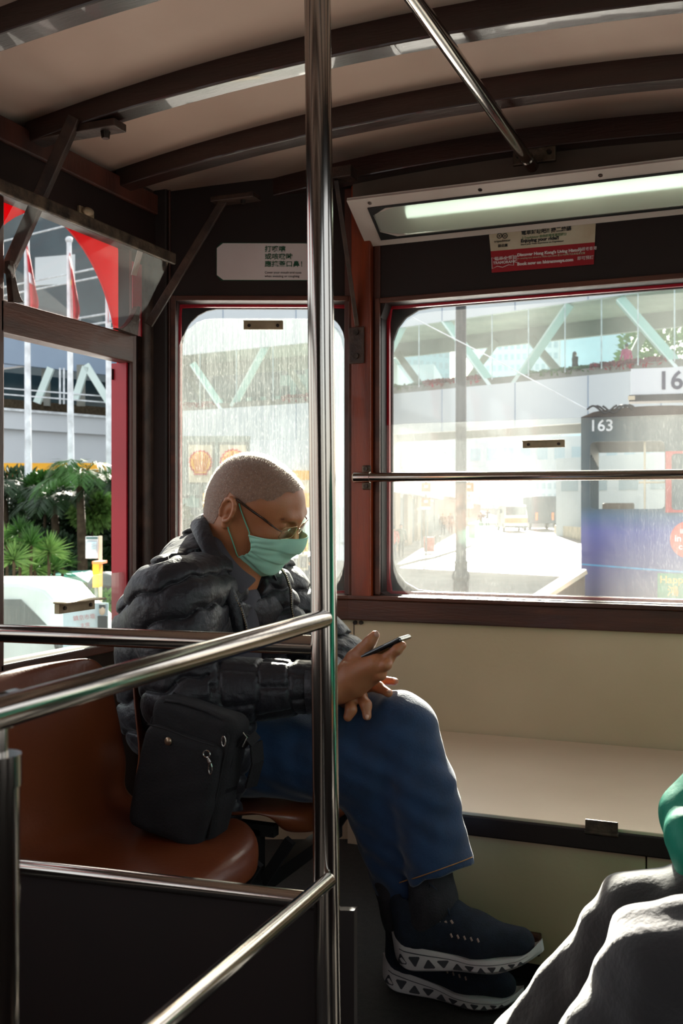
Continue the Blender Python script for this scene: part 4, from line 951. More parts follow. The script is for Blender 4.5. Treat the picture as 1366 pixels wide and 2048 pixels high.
# ---- buildings
def building(name, lbl, px0, D0, px1, D1, ztop, m_, zb_=-3, depth=12, win=None, wm=None, bands=()):
    a, b = P2(px0, D0, 0), P2(px1, D1, 0); fr = Frame(a, b - a); L = (b - a).length
    t = thing(name, lbl, 'building', P2((px0 + px1) / 2, (D0 + D1) / 2, gz(min(D0, D1))))
    box(fr, 0, L, 0, depth, zb_, ztop).build('walls', m_, t)
    if win:
        nu, z0, z1, nz = win; mb = MB(); du = L / nu; dz = (z1 - z0) / nz
        for i in range(nu):
            for j in range(nz): box(fr, du * (i + .2), du * (i + .8), -.04, .05, z0 + dz * (j + .22), z0 + dz * (j + .78), mb)
        mb.build('window_panes', wm or bgwin, t)
    for (nm, u0, u1, z0, z1, mm, n_) in bands: box(fr, u0 * L, u1 * L, -n_, .1, z0, z1).build(nm, mm, t)
    return t, fr, L
building('shop_building', 'pale shop building with brown columns along the left pavement', 745, 50, 868, 92, 9.5, bgpale, depth=2.5, bands=[('signboard', .3, 1, 2.0, 3.3, whitew2, .8), ('shop_window', .0, .98, -1.6, 1.8, shopd, .05), ('column', .18, .24, -1.6, 2, shopm, .3), ('column', .35, .42, -1.6, 2, shopm, .3), ('column', .52, .58, -1.6, 2, shopm, .3), ('column', .68, .74, -1.6, 2, shopm, .3), ('teal_hoarding', .30, .62, 3.4, 8.2, mat('teal glass facade', '8fb8aa', .4), .2)])
building('shop_building', 'far white shop building with scaffolding behind the lamp post', 868, 93, 962, 190, 14, bgpale, depth=5, win=(10, 2, 13, 5), bands=[('shop_window', .0, .98, -1, 2.2, shopd, .05), ('signboard', .1, .5, 2.4, 4.5, whitew2, .8)])
building('elevated_walkway', 'distant white elevated walkway with a row of windows above the traffic', 935, 128, 1500, 118, 9.9, bgpale, zb_=5.6, depth=5, win=(16, 6.6, 9.2, 1), wm=bgblue)
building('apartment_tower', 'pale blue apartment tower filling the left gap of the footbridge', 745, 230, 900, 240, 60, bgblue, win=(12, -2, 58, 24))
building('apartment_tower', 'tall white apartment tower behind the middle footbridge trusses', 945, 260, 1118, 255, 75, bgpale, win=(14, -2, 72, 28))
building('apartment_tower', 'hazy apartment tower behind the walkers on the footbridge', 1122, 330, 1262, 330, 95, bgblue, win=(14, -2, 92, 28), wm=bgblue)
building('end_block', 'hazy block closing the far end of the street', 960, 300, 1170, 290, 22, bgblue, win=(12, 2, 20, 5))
building('white_annex', 'white low building at the right behind the truck', 1112, 84, 1500, 70, 5.2, bgpale, win=(6, 2, 4.6, 1))
put(box(Frame(P2(1108, 88, 0), P2(1500, 40, 0) - P2(1108, 88, 0)), 0, 40, 0, .4, -2.5, -.2).build('road_divider', beige), 'cream concrete divider wall along the road right of the truck', 'wall')
building('tower_block', 'dark grey tower block behind the narrow corner window trusses', 330, 130, 740, 120, 30, mat('grey green facade', '7e9690', .6, scale=.2, c2='6c837e'), win=(14, 2, 28, 9), wm=dglass)
# ---- planting behind the left window
def leaves(mb, c, r, n, L, w_, up=.2, blades=1):
    for i in range(n):
        while True:
            d = Vector((random.uniform(-1, 1), random.uniform(-1, 1), random.uniform(-1, 1)))
            if .2 < d.length < 1: break
        p = c + Vector((d.x * r[0], d.y * r[1], d.z * r[2])); d2 = (d.normalized() + Vector((random.uniform(-.7, .7), random.uniform(-.7, .7), random.uniform(-.5, .7) + up))).normalized()
        s_ = d2.orthogonal().normalized(); s_ = (s_ * math.cos(i) + d2.cross(s_) * math.sin(i)) * w_; l_ = L * random.uniform(.6, 1.2); b_ = Vector((0, 0, -.12 * l_))
        mb.add([p, p + d2 * l_ * .5 + s_, p + d2 * l_ + b_, p + d2 * l_ * .5 - s_], [(0, 1, 2, 3)])
def bush(lbl, c, r, n, L, w_, m_, name='bush', group=None, cat='bush'):
    t = thing(name, lbl, cat, Vector((c.x, c.y, gz(20))), group=group)
    mb = MB(); leaves(mb, c, r, n, L, w_); mb.build('foliage', m_, t)
    MB().tube([Vector((c.x, c.y, gz(20))), c], [.06, .03], 6).build('stem', barkm, t)
    return t
def palm(lbl, base, top, n, L, name='palm', m_=None, droop=.5, seed=1):
    random.seed(seed); t = thing(name, lbl, 'palm', base); MB().tube([base, (base + top) / 2 + Vector((.05, 0, 0)), top], [.14, .11, .08], 10).build('trunk', barkm, t, smooth=True)
    mb = MB()
    for k in range(n):
        az = 2 * PI * k / n + random.uniform(-.2, .2); el = random.uniform(.5, 1.25); L_ = L * random.uniform(.8, 1.1); pts = []
        for i in range(12):
            s_ = i / 11; pts.append(top + Vector((math.cos(az) * math.cos(el) * s_, math.sin(az) * math.cos(el) * s_, math.sin(el) * s_ - droop * 1.5 * s_ ** 2.4)) * L_)
        mb.tube(pts, [.018 * (1 - .8 * i / 11) for i in range(12)], 4)
        for i in range(1, 34):
            s_ = i / 34 * 11; j = min(int(s_), 10); f = s_ - j; p = pts[j].lerp(pts[j + 1], f); d = (pts[j + 1] - pts[j]).normalized(); sd_ = d.cross(Vector((0, 0, 1))).normalized()
            ll = L_ * .34 * math.sin(min(1, (i + 3) / 34) * PI * .86) + .05
            for q in (1, -1):
                e_ = (sd_ * q + d * .7 + Vector((0, 0, -.35 + random.uniform(-.15, .15)))).normalized(); w2 = d * .022
                mb.add([p - w2, p + e_ * ll * .5 - w2 * .8 + Vector((0, 0, .02)), p + e_ * ll + Vector((0, 0, -.1 * ll)), p + e_ * ll * .5 + w2 * .8], [(0, 1, 2, 3)])
    mb.build('fronds', m_ or green1, t); return t
palm('feathery palm rising between the left and middle flagpoles', P2(118, 24, gz(24)), V(108, 1012, 24), 14, 1.45, seed=3, m_=green3)
palm('feathery palm behind the middle flagpole, the tallest of the row', P2(163, 23, gz(23)), V(160, 968, 23), 16, 1.5, seed=5)
palm('feathery palm close to the red window edge at the right flagpole', P2(228, 23.5, gz(23)), V(236, 985, 23.5), 14, 1.3, seed=8, m_=green3)
palm('low palm at the left edge of the side window', P2(20, 25, gz(24)), V(8, 1000, 25), 13, 1.5, seed=12, m_=green3)
random.seed(21)
for i, (px, py, D, rx, rz, m_, lb) in enumerate([(30, 1010, 27, 1.0, .9, green3, 'dark green bush behind the left flagpole'), (100, 1040, 26, .9, .9, green3, 'dark green bush in front of the yellow canopy, between left and middle flagpoles'), (175, 1050, 26, .9, 1.0, green3, 'dark green bush between middle and right flagpoles'), (245, 1045, 26, .8, 1.0, green3, 'dark green bush beside the right flagpole'), (90, 985, 25, .45, .4, green1, 'small mid-green bush right of the left flagpole'), (215, 1130, 25, .6, .6, green1, 'green bush behind the bus stop sign'), (185, 1020, 24.5, .4, .4, green2, 'bright leafy bush right of the middle flagpole'), (75, 1125, 24, 1.2, .7, green3, 'dark low bush behind the spiky plants'), (160, 1130, 25, 1.0, .6, green3, 'dark low bush behind the middle flagpole base'), (300, 1090, 25, 1.0, 1.3, green3, 'dark bush hidden mostly by the red window edge')]):
    bush(lb, V(px, py, D), (rx * 1.15, rx * .8, rz), 2200, .24, .05, m_)
def spiky(lbl, c, n, L, seed, m_, m2):
    random.seed(seed); t = thing('spiky_plant', lbl, 'plant', Vector((c.x, c.y, gz(16))), group=None); mb = MB()
    for i in range(n):
        az = random.uniform(0, 2 * PI); el = random.uniform(-.35, 1.5); d = Vector((math.cos(az) * math.cos(el), math.sin(az) * math.cos(el), math.sin(el))); s_ = d.cross(Vector((0, 0, 1))).normalized() * .013; l_ = L * random.uniform(.7, 1.1)
        mb.add([c - s_ * .5, c + s_ * .5, c + d * l_ * .5 + s_, c + d * l_ + Vector((0, 0, -.12 * l_)), c + d * l_ * .5 - s_], [(0, 1, 2, 3, 4)])
    mb.build('leaves', m_, t); MB().tube([Vector((c.x, c.y, gz(16))), c], .025, 6).build('stem', barkm, t)
k = 0
for (px, py, L, lb) in ((28, 1120, .42, 'spiky plant at the lower left corner of the side window'), (62, 1090, .40, 'spiky plant right of the left flagpole, upper one'), (98, 1105, .42, 'pale spiky plant, right one of the cluster'), (40, 1065, .36, 'spiky plant, upper one by the window post'), (70, 1140, .40, 'spiky plant low behind the van roof'), (108, 1140, .36, 'spiky plant just above the glass edge left of the handle'), (14, 1085, .4, 'spiky plant half hidden by the window post'), (125, 1125, .3, 'small spiky plant at the right of the cluster')):
    spiky(lb, V(px, py, 16.5 + .2 * k), 130, L, 40 + k, (green2, green1)[k % 2], None); k += 1
tree = thing('tree', 'pale green tree far behind the right end of the footbridge', 'tree', P2(1345, 80, gz(80)))
random.seed(5); mb = MB(); leaves(mb, V(1350, 700, 80), (4.2, 3.5, 3.6), 2600, .7, .16); mb.build('foliage', green2, tree); MB().tube([P2(1345, 80, gz(80)), V(1350, 700, 80)], [.3, .12], 8).build('trunk', barkm, tree)
# ---- flagpoles with hanging flags
flag_r = mat('red flag cloth', 'c9182c', .7, scale=4, c2='b31426', trans=0); flag_w = mat('white flag cloth', 'e4e6ee', .7, scale=4); flag_b = mat('blue flag cloth', '2d4a9a', .7, scale=4); gold = mat('yellow star', 'f2c21c', .6)
def flagpole(px, py_top, D, lbl):
    t = thing('flagpole', lbl, 'flagpole', P2(px, D, gz(D))); top = V(px - 4, py_top, D); bot = P2(px + 3, D, gz(D)); MB().tube([bot, top], [.085, .06], 16).build('pole', pole_w, t, smooth='auto'); MB().ball(top, .09, 8).build('finial', railm, t, smooth=True)
    c = bot.lerp(top, ((1024 - 1025) / FPX * D + EYE - bot.z) / (top.z - bot.z)); MB().bar(c - RT * .22, c + RT * .22, .04, .04).build('cross_bar', pole_w, t)
    r_ = MB()
    for s_ in (-1, 1): r_.tube([c + RT * .2 * s_, c + RT * .2 * s_ + Vector((0, 0, .15))], .012, 5); r_.tube([c + RT * .1 * s_, top + RT * .03 * s_], .006, 4)
    r_.build('halyard', railm, t); return top
flagpole(56, 300, 26, 'white flagpole carrying the red flower flag, leftmost of three'); flagpole(142, 480, 26, 'white flagpole carrying the red star flag, middle of three'); flagpole(219, 520, 26, 'white flagpole carrying the red, blue and white flag, beside the red window edge')
def flag(px, y0, y1, wpx, D, m_, lbl, parts):
    t = thing('flag', lbl, 'flag', V(px, y0, D)); n = 26; P = []
    def pt(i, s_):
        f = i / n; wd = wpx * (.12 + .88 * min(1, f * 1.25) ** 1.1) * (1 if f < .9 else 1 - (f - .9) * 3); y = y0 + (y1 - y0) * f
        return V(px + 2 + f * 6 + wd * s_, y + 18 * s_ * (1 - f), D) + FW * (.10 * math.sin(s_ * 9 + f * 2))
    for (nm, s0, s1, i0, i1, m2) in parts:
        P = [[pt(i, s0 + (s1 - s0) * k / 10) - FW * (.004 if nm != 'flag_cloth' else 0) for k in range(11)] for i in range(i0, i1 + 1)]
        MB().grid(P).build(nm, m2, t, smooth=True, solid=.006)
flag(50, 478, 628, 22, 25.9, flag_r, 'limp red flag with a white flower emblem', [('flag_cloth', 0, 1, 0, 26, flag_r), ('white_emblem', .25, .8, 11, 15, flag_w)])
flag(137, 505, 640, 17, 25.9, flag_r, 'limp red flag with a yellow star', [('flag_cloth', 0, 1, 0, 26, flag_r), ('yellow_star', .1, .4, 10, 12, gold)])
flag(207, 540, 645, 18, 25.9, flag_r, 'limp flag in red, blue and white near the red window edge', [('red_part', 0, 1, 0, 12, flag_r), ('blue_part', 0, 1, 12, 17, flag_b), ('white_part', .3, 1, 17, 26, flag_w), ('red_edge', 0, .3, 17, 26, flag_r)])
# ---- bus stop, yellow box, banner, teal stall
t = thing('bus_stop_sign', 'white bus stop board on a pole between the flagpoles and the red window edge', 'sign', P2(200, 17, gz(17)))
fb(171, 196, 1073, 1117, 17, .06, whitew2, 'board', t); fb(173, 193, 1084, 1106, 16.96, .04, mat('timetable paper', 'b9d3da', .5), 'timetable', t); fb(172, 195, 1074, 1078, 16.95, .03, mat('dark header', '2f5a58', .5), 'header_strip', t); fb(197, 203, 1072, 1310, 17.02, .05, beige, 'post', t)
for i in range(3): fb(182, 192, 1088 + 5 * i, 1090 + 5 * i, 16.93, .02, bgwin, 'printed_line', t)
t = thing('litter_bin', 'orange yellow box fixed beside the bus stop pole', 'bin', V(191, 1175, 16.6)); fb(185, 198, 1127, 1175, 16.6, .25, yel, 'box_body', t); fb(184, 203, 1123, 1128, 16.5, .4, orange, 'box_top', t); fb(189, 193, 1175, 1310, 16.7, .1, trussd, 'box_leg', t)
t = thing('banner', 'pale banner with red Chinese text and a portrait beneath the bus stop', 'banner', V(170, 1300, 13.2))
fb(126, 216, 1206, 1320, 13.2, .03, mat('pale blue banner', 'cfe0ea', .5, scale=2), 'banner_sheet', t)
def ft(s_, px, py, hpx, D, m_, nm, par, bold=0):
    p = V(px, py, D); X = RT * math.cos(.12) + Vector((0, 0, 1)) * math.sin(.12); Y = Vector((0, 0, 1)) * math.cos(.12) - RT * math.sin(.12); Z = X.cross(Y)
    text(s_, Matrix(((X.x, Y.x, Z.x, p.x), (X.y, Y.y, Z.y, p.y), (X.z, Y.z, Z.z, p.z), (0, 0, 0, 1))), hpx / FPX * D * 1.25, m_, nm, par, bold=bold, ext=.002)
pink = mat('red banner print', 'c0505c', .5)
ft('鎮京市壇', 146, 1238, 9, 13.15, pink, 'banner_text', t); ft('主席', 160, 1252, 8, 13.15, pink, 'banner_text', t)
MB().ball(V(204, 1221, 13.12), .05, 8, (.9, .5, 1.25)).build('portrait_face', mat('portrait skin', 'd8b8a0', .6), t, smooth=True); fb(198, 210, 1209, 1217, 13.1, .05, blackp, 'portrait_hair', t); fb(195, 215, 1232, 1262, 13.12, .03, blackp, 'portrait_suit', t)
t = thing('street_stall', 'teal covered street stall behind the side window glass', 'stall', P2(120, 19, gz(19)))
fb(72, 108, 1160, 1320, 19.5, .5, teal, 'side_sheet', t); fb(105, 172, 1165, 1320, 19, .5, green1, 'green_netting', t); MB().prism([V(68, 1166, 19), V(95, 1150, 19), V(150, 1148, 19), V(176, 1164, 19)], FW * 1.2).build('stall_roof', teal, t)
put(MB().ball(V(212, 1172, 18.5), .32, 10, (1, 1, .8)).build('round_bin', blackp, None, smooth=True), 'dark rounded bin behind the bus stop pole', 'bin')
b_ = MB(); random.seed(9); leaves(b_, V(205, 1200, 18), (.5, .3, .16), 500, .1, .03); b_.build('low_hedge', green2); put(bpy.data.objects['low_hedge'], 'low light green hedge above the banner', 'hedge')
# ---- people outside
def figure_parts(h, walk=.3, coat=0):
    k = h / 1.7
    def q(*a): return tuple(x * k for x in a)
    legs = []; 
    for s_ in (-1, 1):
        f = walk * s_
        legs += [('c', q(s_ * .09, 0, .88), q(s_ * .09, f * .25, .48), .085 * k, .062 * k, .02), ('c', q(s_ * .09, f * .25, .48), q(s_ * .10, f * .7 - .05, .08), .06 * k, .04 * k, .02)]
    shoes = [('c', q(s_ * .10, walk * s_ * .7 - .06, .045), q(s_ * .10, walk * s_ * .7 + .14, .035), .045 * k, .035 * k, .01) for s_ in (-1, 1)]
    top = [('c', q(0, 0, .92), q(0, 0, 1.32), .135 * k, .15 * k, .05), ('c', q(-.15, 0, 1.38), q(.15, 0, 1.38), .07 * k, .07 * k, .06)]
    if coat: top.append(('c', q(0, 0, .5), q(0, 0, 1.0), .2 * k, .15 * k, .05))
    for s_ in (-1, 1): top += [('c', q(s_ * .20, 0, 1.38), q(s_ * .25, -walk * s_ * .2, 1.10), .058 * k, .048 * k, .03), ('c', q(s_ * .25, -walk * s_ * .2, 1.10), q(s_ * .24, -walk * s_ * .2 + .1, .90), .046 * k, .036 * k, .02)]
    skin = [('e', q(0, .0, 1.59), q(.075, .09, .11), .02), ('c', q(0, -.01, 1.40), q(0, 0, 1.52), .05 * k, .05 * k, .03), ('c', q(0, .08, 1.585), q(0, .10, 1.565), .012 * k, .014 * k, .01)]
    for s_ in (-1, 1):
        hx, hy, hz = s_ * .24, -walk * s_ * .2 + .12, .86; skin += [('c', q(hx, hy - .01, hz + .04), q(hx, hy + .01, hz - .03), .03 * k, .026 * k, .01)] + [('c', q(hx, hy + .005 - .02 + .013 * f, hz - .03), q(hx, hy - .02 + .013 * f + .01, hz - .09), .009 * k, .007 * k, .004) for f in range(4)]
    hair = [('e', q(0, -.02, 1.62), q(.085, .09, .10), .02)]
    return legs, shoes, top, skin, hair
GEO = {}
def geo(key, prims, hh=.018):
    if key not in GEO: GEO[key] = sdf_mesh(prims, hh)
    return GEO[key]
def outsider(px, D, zg, h, rz, top_m, leg_m, lbl, walk=.3, coat=0, longhair=0, hairm=None):
    L, Sh, T, K, Hr = figure_parts(1.7, walk, coat)
    if longhair: Hr = Hr + [('c', (0, -.06, 1.60), (0, -.09, 1.36), .075, .06, .03)]
    t = thing('person', lbl, 'person', P2(px, D, zg), rz); t.scale = (h / 1.7,) * 3
    kk = (walk, coat)
    for nm, key, pr, m_ in (('body', ('k',) + kk, K, skin2), ('trousers', ('l',) + kk, L, leg_m), ('shoes', ('s',) + kk, Sh, blackp), ('top', ('t',) + kk, T, top_m), ('hair', ('h', longhair), Hr, hairm or blackp)):
        P, Q = geo(key, pr); o = mesh_np([(P, Q)], nm, m_); o.parent = t
    return t
skin2 = mat('skin outside', 'b98a70', .5, scale=8)
cl = {n: mat('cloth ' + n, c, .8, scale=5) for n, c in (('black', '16181c'), ('pink', 'd8387a'), ('grey', '5d636b'), ('red', 'b5473f'), ('navy', '28344a'), ('olive', '5a604a'), ('white', 'c9cbd0'))}
outsider(1150, bd(1150) + 2.2, 6.98, 1.66, YAW + R(-70), cl['black'], cl['black'], 'person in black coat with dark hair walking on the footbridge', .3, 1, 1)
outsider(1253, bd(1253) + 2.0, 6.98, 1.74, YAW + R(20), cl['pink'], cl['black'], 'person in a pink top standing on the footbridge above the red flowers', .15)
for i, (px, fy, h, c1, c2, lb) in enumerate([(787, 1121, 1.66, 'red', 'navy', 'person in a red jacket walking on the left pavement, nearest the window frame'), (802, 1116, 1.68, 'olive', 'black', 'person in a dark green jacket beside the red-jacketed walker'), (813, 1083, 1.74, 'black', 'black', 'person in black walking ahead of the pair on the pavement'), (901, 1067, 1.7, 'grey', 'navy', 'person in grey left of the lamp post in the distance'), (862, 1062, 1.66, 'navy', 'black', 'person in navy behind the red barrier panel'), (886, 1070, 1.7, 'black', 'navy', 'person in black just left of the distant lamp post walker'), (962, 1062, 1.7, 'navy', 'black', 'distant person in navy at the kerb right of the lamp post'), (975, 1052, 1.7, 'grey', 'black', 'distant person in grey at the kerb by the ambulance'), (872, 1058, 1.7, 'white', 'black', 'distant person in white between the shop fronts'), (843, 1060, 1.7, 'black', 'black', 'distant person in black behind the parking sign pole')]):
    p, D = ong(px, fy, .14); outsider(px, D, gz(D) + .14, h, YAW + R(random.choice([0, 180, 10, 170])), cl[c1], cl[c2], lb, .3)
t = outsider(621, 27, gz(27), 1.7, YAW, cl['navy'], cl['black'], 'person in navy standing on the forecourt half behind the upright pole', .1)
# ------------------------------------------------------------------ the seated man
def T3(v): return (v.x, v.y, v.z)
def Y(px, py, y): return ony(px, py, y)
skin = mat('skin', 'b2734d', .42, scale=18, c2='a06543', bump=.06, bscale=300, sss=.15, detail=8)
jacket_m = mat('black quilted nylon', '1a181f', .47, scale=6, c2='131217', bump=.3, bscale=80, spec=.45, sheen=.12)
denim = mat('blue denim', '0e3358', .8, scale=25, c2='0a2848', bump=.12, bscale=260, sheen=.3)
shirt_m = mat('grey shirt', '4a474e', .8, scale=12, c2='3d3b41', bump=.05, bscale=200)
mask_m = mat('green mask fabric', 'b2e6cf', .9, scale=6, c2='a6dcc3', bump=.03, bscale=400)
strap_m = mat('mask loop', '6fb599', .7, scale=6)
hair_m = mat('short grey hair', '8f6a54', .7, scale=160, c2='795743', bump=.3, bscale=700, sheen=.6)
white_m = mat('white eye', 'e8e0d8', .3)
tort = mat('tortoiseshell', '4a2c1a', .25, scale=60, c2='120b08', coat=.5)
goldm = mat('gold wire', 'b9966a', .25, .9, scale=5)
lensm = glass('spectacle lens', .03, (.96, .98, .97), .1, .1, 1.2)
shoe_m = mat('navy knit', '16202f', .85, scale=60, c2='0f1722', bump=.3, bscale=420)
sole_m = mat('white sole foam', 'd9d4d2', .5, scale=8, c2='c8c2c0', bump=.04, bscale=120)
sole_d = mat('grey sole recess', '4a4a4e', .6, scale=8, c2='3c3c40')
sock_m = mat('dark sock', '2d2a2e', .9, scale=40, c2='201e21', bump=.3, bscale=300)
lace_m = mat('navy lace', '1c2838', .8, scale=40)
phone_m = mat('black phone', '0c0e10', .15, scale=4, c2='0a0b0d', coat=.6)
orange_s = mat('orange thread', 'a8743c', .7, scale=40)
man = thing('person', 'seated man in green face mask, glasses, black quilted jacket and jeans, looking at phone', 'person', (-1.05, 1.95, .345))
YM = 1.965
# head frame
ph, rl, yw = R(34), R(13), R(4)
Rz = Matrix.Rotation(yw, 3, 'Z'); Ry = Matrix.Rotation(ph, 3, 'Y'); Rx = Matrix.Rotation(rl, 3, 'X')
HR = Rz @ Ry @ Rx
Oh = Y(470, 1028, YM - .072) + Vector((0, .072, .019))
HM = Matrix.Translation(Oh) @ HR.to_4x4(); HI = HM.inverted()
def hl(v): return T3(HI @ Vector(v))
nb = Y(432, 1150, YM)                         # neck base
hp = [('e', (.0, 0, .022), (.098, .078, .086), .02), ('e', (.045, 0, .042), (.056, .062, .052), .03),
      ('e', (.052, 0, -.018), (.047, .058, .062), .03), ('c', (.0, -.052, -.042), (.070, -.022, -.080), .018, .015, .035), ('c', (.0, .052, -.042), (.070, .022, -.080), .018, .015, .035),
      ('c', (.078, -.014, -.082), (.078, .014, -.082), .018, .018, .025),
      ('c', (.098, -.030, .040), (.103, -.006, .036), .008, .007, .018), ('c', (.098, .030, .040), (.103, .006, .036), .008, .007, .018),
      ('e', (.078, -.043, -.008), (.022, .020, .018), .02), ('e', (.078, .043, -.008), (.022, .020, .018), .02),
      ('c', (.104, 0, .026), (.124, 0, -.014), .007, .010, .014), ('c', (.117, -.011, -.020), (.117, .011, -.020), .008, .008, .01),
      ('-e', (.108, -.031, .020), (.016, .017, .012), .012), ('-e', (.108, .031, .020), (.016, .017, .012), .012),
      ('e', (.088, -.031, .019), (.0135, .015, .0125), .004), ('e', (.088, .031, .019), (.0135, .015, .0125), .004),
      ('c', (.099, -.016, -.045), (.099, .016, -.045), .006, .006, .006), ('c', (.098, -.014, -.054), (.098, .014, -.054), .007, .007, .006),
      ('c', (-.035, 0, -.03), hl(nb), .056, .062, .04), ('c', (.02, 0, -.06), hl(nb + Vector((.05, 0, -.01))), .038, .045, .04)]
ears = []
for s in (-1, 1):
    ex_, ey, ez = -.004, s * .080, -.004
    pts = []
    for i in range(11):
        a = R(-60 + 300 * i / 10 - 10); pts.append((ex_ - .004 + .016 * math.cos(a + PI) * -1 * (1 if True else 1), ey + s * (.006 + .004 * math.cos(a)), ez + .006 + .026 * math.sin(a)))
    for a, b in zip(pts, pts[1:]): ears.append(('c', a, b, .0042, .0042, .004))
    ears += [('e', (ex_ - .002, ey - s * .001, ez + .002), (.014, .005, .026), .006), ('c', (ex_ + .003, ey + s * .001, ez - .020), (ex_ + .005, ey + s * .002, ez - .030), .006, .0055, .008), ('-e', (ex_ + .003, ey + s * .007, ez), (.006, .006, .010), .004)]
headP, headQ = sdf_mesh(hp + ears, .0022, smooth_it=1)
def toW(P, M=HM): return P @ np.array(M.to_3x3()).T + np.array(M.translation)
# body joints
hipN, hipF = Vector((-1.08, 1.87, .455)), Vector((-1.08, 2.05, .455))
ab = Y(388, 1400, YM); ch = Y(386, 1250, YM)
shN = Y(346, 1204, 1.78); shF = Vector((shN.x + .01, 2.15, shN.z))
elN = Y(368, 1388, 1.74); elF = Vector((elN.x + .12, 2.19, elN.z + .0))
wrN = Y(672, 1378, 1.83); wrF = Y(668, 1408, 1.985)
knF = Y(812, 1455, 1.925); anF = Y(868, 1800, 1.872)
knN = Y(738, 1530, 1.915); anN = Y(845, 1890, 1.945)
core = [('e', T3((hipN + hipF) / 2 + Vector((0, 0, .01))), (.12, .15, .12), .05), ('c', T3((hipN + hipF) / 2), T3(ch), .12, .12, .05), ('c', T3(shN), T3(shF), .055, .055, .06), ('c', T3(ch), T3(nb), .11, .05, .05),
        ('c', T3(hipN), T3(knN), .075, .055, .03), ('c', T3(hipF), T3(knF), .075, .05, .03), ('c', T3(knN), T3(anN), .05, .036, .03), ('c', T3(knF), T3(anF), .045, .030, .03),
        ('c', T3(shN), T3(elN), .045, .038, .03), ('c', T3(shF), T3(elF), .045, .038, .03), ('c', T3(elN), T3(wrN), .038, .027, .02), ('c', T3(elF), T3(wrF), .038, .026, .02)]
def K(*pts, k=.008): # chain (px,py,y,r)
    out = []
    for a, b in zip(pts, pts[1:]): out.append(('c', T3(Y(*a[:3])), T3(Y(*b[:3])), a[3], b[3], k))
    return out
h1_ = K((640, 1388, 1.81, .027), (680, 1374, 1.835, .027), (706, 1352, 1.85, .031), k=.02)
h1_ += K((706, 1350, 1.835, .027), (752, 1328, 1.83, .019), k=.02) + K((706, 1346, 1.875, .024), (745, 1318, 1.895, .017), k=.02) + K((712, 1368, 1.84, .022), (746, 1352, 1.845, .016), k=.018)
h1_ += K((700, 1342, 1.86, .022), (712, 1318, 1.85, .018), (726, 1300, 1.845, .0125), (740, 1284, 1.845, .0105), (750, 1271, 1.846, .0092), k=.010)
h1_ += K((746, 1318, 1.895, .012), (775, 1303, 1.90, .0098), (795, 1289, 1.90, .0085), (801, 1282, 1.898, .0075), k=.005)
h1_ += K((750, 1328, 1.842, .0125), (778, 1314, 1.835, .0105), (794, 1300, 1.835, .0095), (804, 1291, 1.84, .0082), k=.005)
h1_ += K((750, 1340, 1.828, .0125), (772, 1330, 1.822, .0105), (778, 1318, 1.835, .0090), (772, 1312, 1.85, .008), k=.004)
h1_ += K((744, 1356, 1.838, .0115), (762, 1350, 1.828, .0098), (767, 1336, 1.832, .0085), (762, 1328, 1.84, .0075), k=.004)
h2_ = K((640, 1412, 1.99, .026), (684, 1406, 1.98, .026), (702, 1392, 1.965, .024), k=.02) + K((690, 1398, 1.93, .022), (708, 1396, 1.92, .018), k=.02)
h2_ += K((700, 1385, 1.985, .015), (728, 1366, 1.95, .0105), (764, 1361, 1.945, .0092), (789, 1363, 1.935, .0078), k=.008)
h2_ += K((700, 1388, 1.955, .016), (732, 1372, 1.90, .0115), (757, 1374, 1.89, .0098), (777, 1386, 1.875, .0082), k=.008)
h2_ += K((700, 1396, 1.93, .016), (721, 1391, 1.865, .0115), (732, 1410, 1.845, .0100), (734, 1432, 1.838, .0085), k=.008)
h2_ += K((690, 1402, 1.915, .015), (700, 1402, 1.85, .0115), (702, 1420, 1.83, .0100), (696, 1434, 1.825, .0088), k=.008)
parts = [(toW(headP), headQ)]
for pr, hh in ((h1_, .002), (h2_, .002), (core, .009)): parts.append(sdf_mesh(pr, hh, smooth_it=1))
body = mesh_np(parts, 'body', skin, man)
# finger and thumb nails
nl = mat('finger nail', 'd9a890', .25, scale=10)
def nail(px, py, y, r, d):
    c = Y(px, py, y); MB().ball(c, r, 8, d).build('finger_nail', nl, body, smooth=True)
nail(753, 1268, 1.838, .005, (1, .5, 1.2)); nail(791, 1359.5, 1.930, .0045, (1.3, 1, .5)); nail(778, 1382, 1.869, .0045, (1.2, 1, .6)); nail(734, 1434, 1.830, .0045, (.9, .7, 1.2))
# hair: thin shell over the skull plus short bristles
P, Q = headP, headQ
nrm = np.zeros_like(P); fn = np.cross(P[Q[:, 2]] - P[Q[:, 0]], P[Q[:, 3]] - P[Q[:, 1]])
for a in range(4): np.add.at(nrm, Q[:, a], fn)
nrm /= np.linalg.norm(nrm, axis=1)[:, None] + 1e-12
C = P[Q].mean(1); x, y, z = C[:, 0], C[:, 1], C[:, 2]
edge = .004 * np.sin(y * 140) + .003 * np.sin(x * 200)
hm = (z > .058 + .9 * (x - .045) + edge) & (x < .078) | ((x < -.018) & (z > -.055 + edge)) | ((x < .018) & (z > .032))
hm &= ~((np.abs(y) > .070) & (x > -.026) & (z < .032)) & (z > -.062)
Qh = Q[hm]; used = np.unique(Qh); mp = -np.ones(len(P), int); mp[used] = np.arange(len(used))
hair = mesh_np([(toW(P[used] + nrm[used] * .0010), mp[Qh])], 'hair', hair_m, man)
rs = np.random.RandomState(4); sel = rs.choice(len(Qh), 10000); vs = []; fs = []
Cc = C[hm][sel] + (P[Qh[sel, 0]] - C[hm][sel]) * rs.rand(10000, 1) * .8; Nn = nrm[Qh[sel, 0]]
dv = Nn + rs.randn(10000, 3) * .28 + np.array([.15, 0, 0]); dv /= np.linalg.norm(dv, axis=1)[:, None]
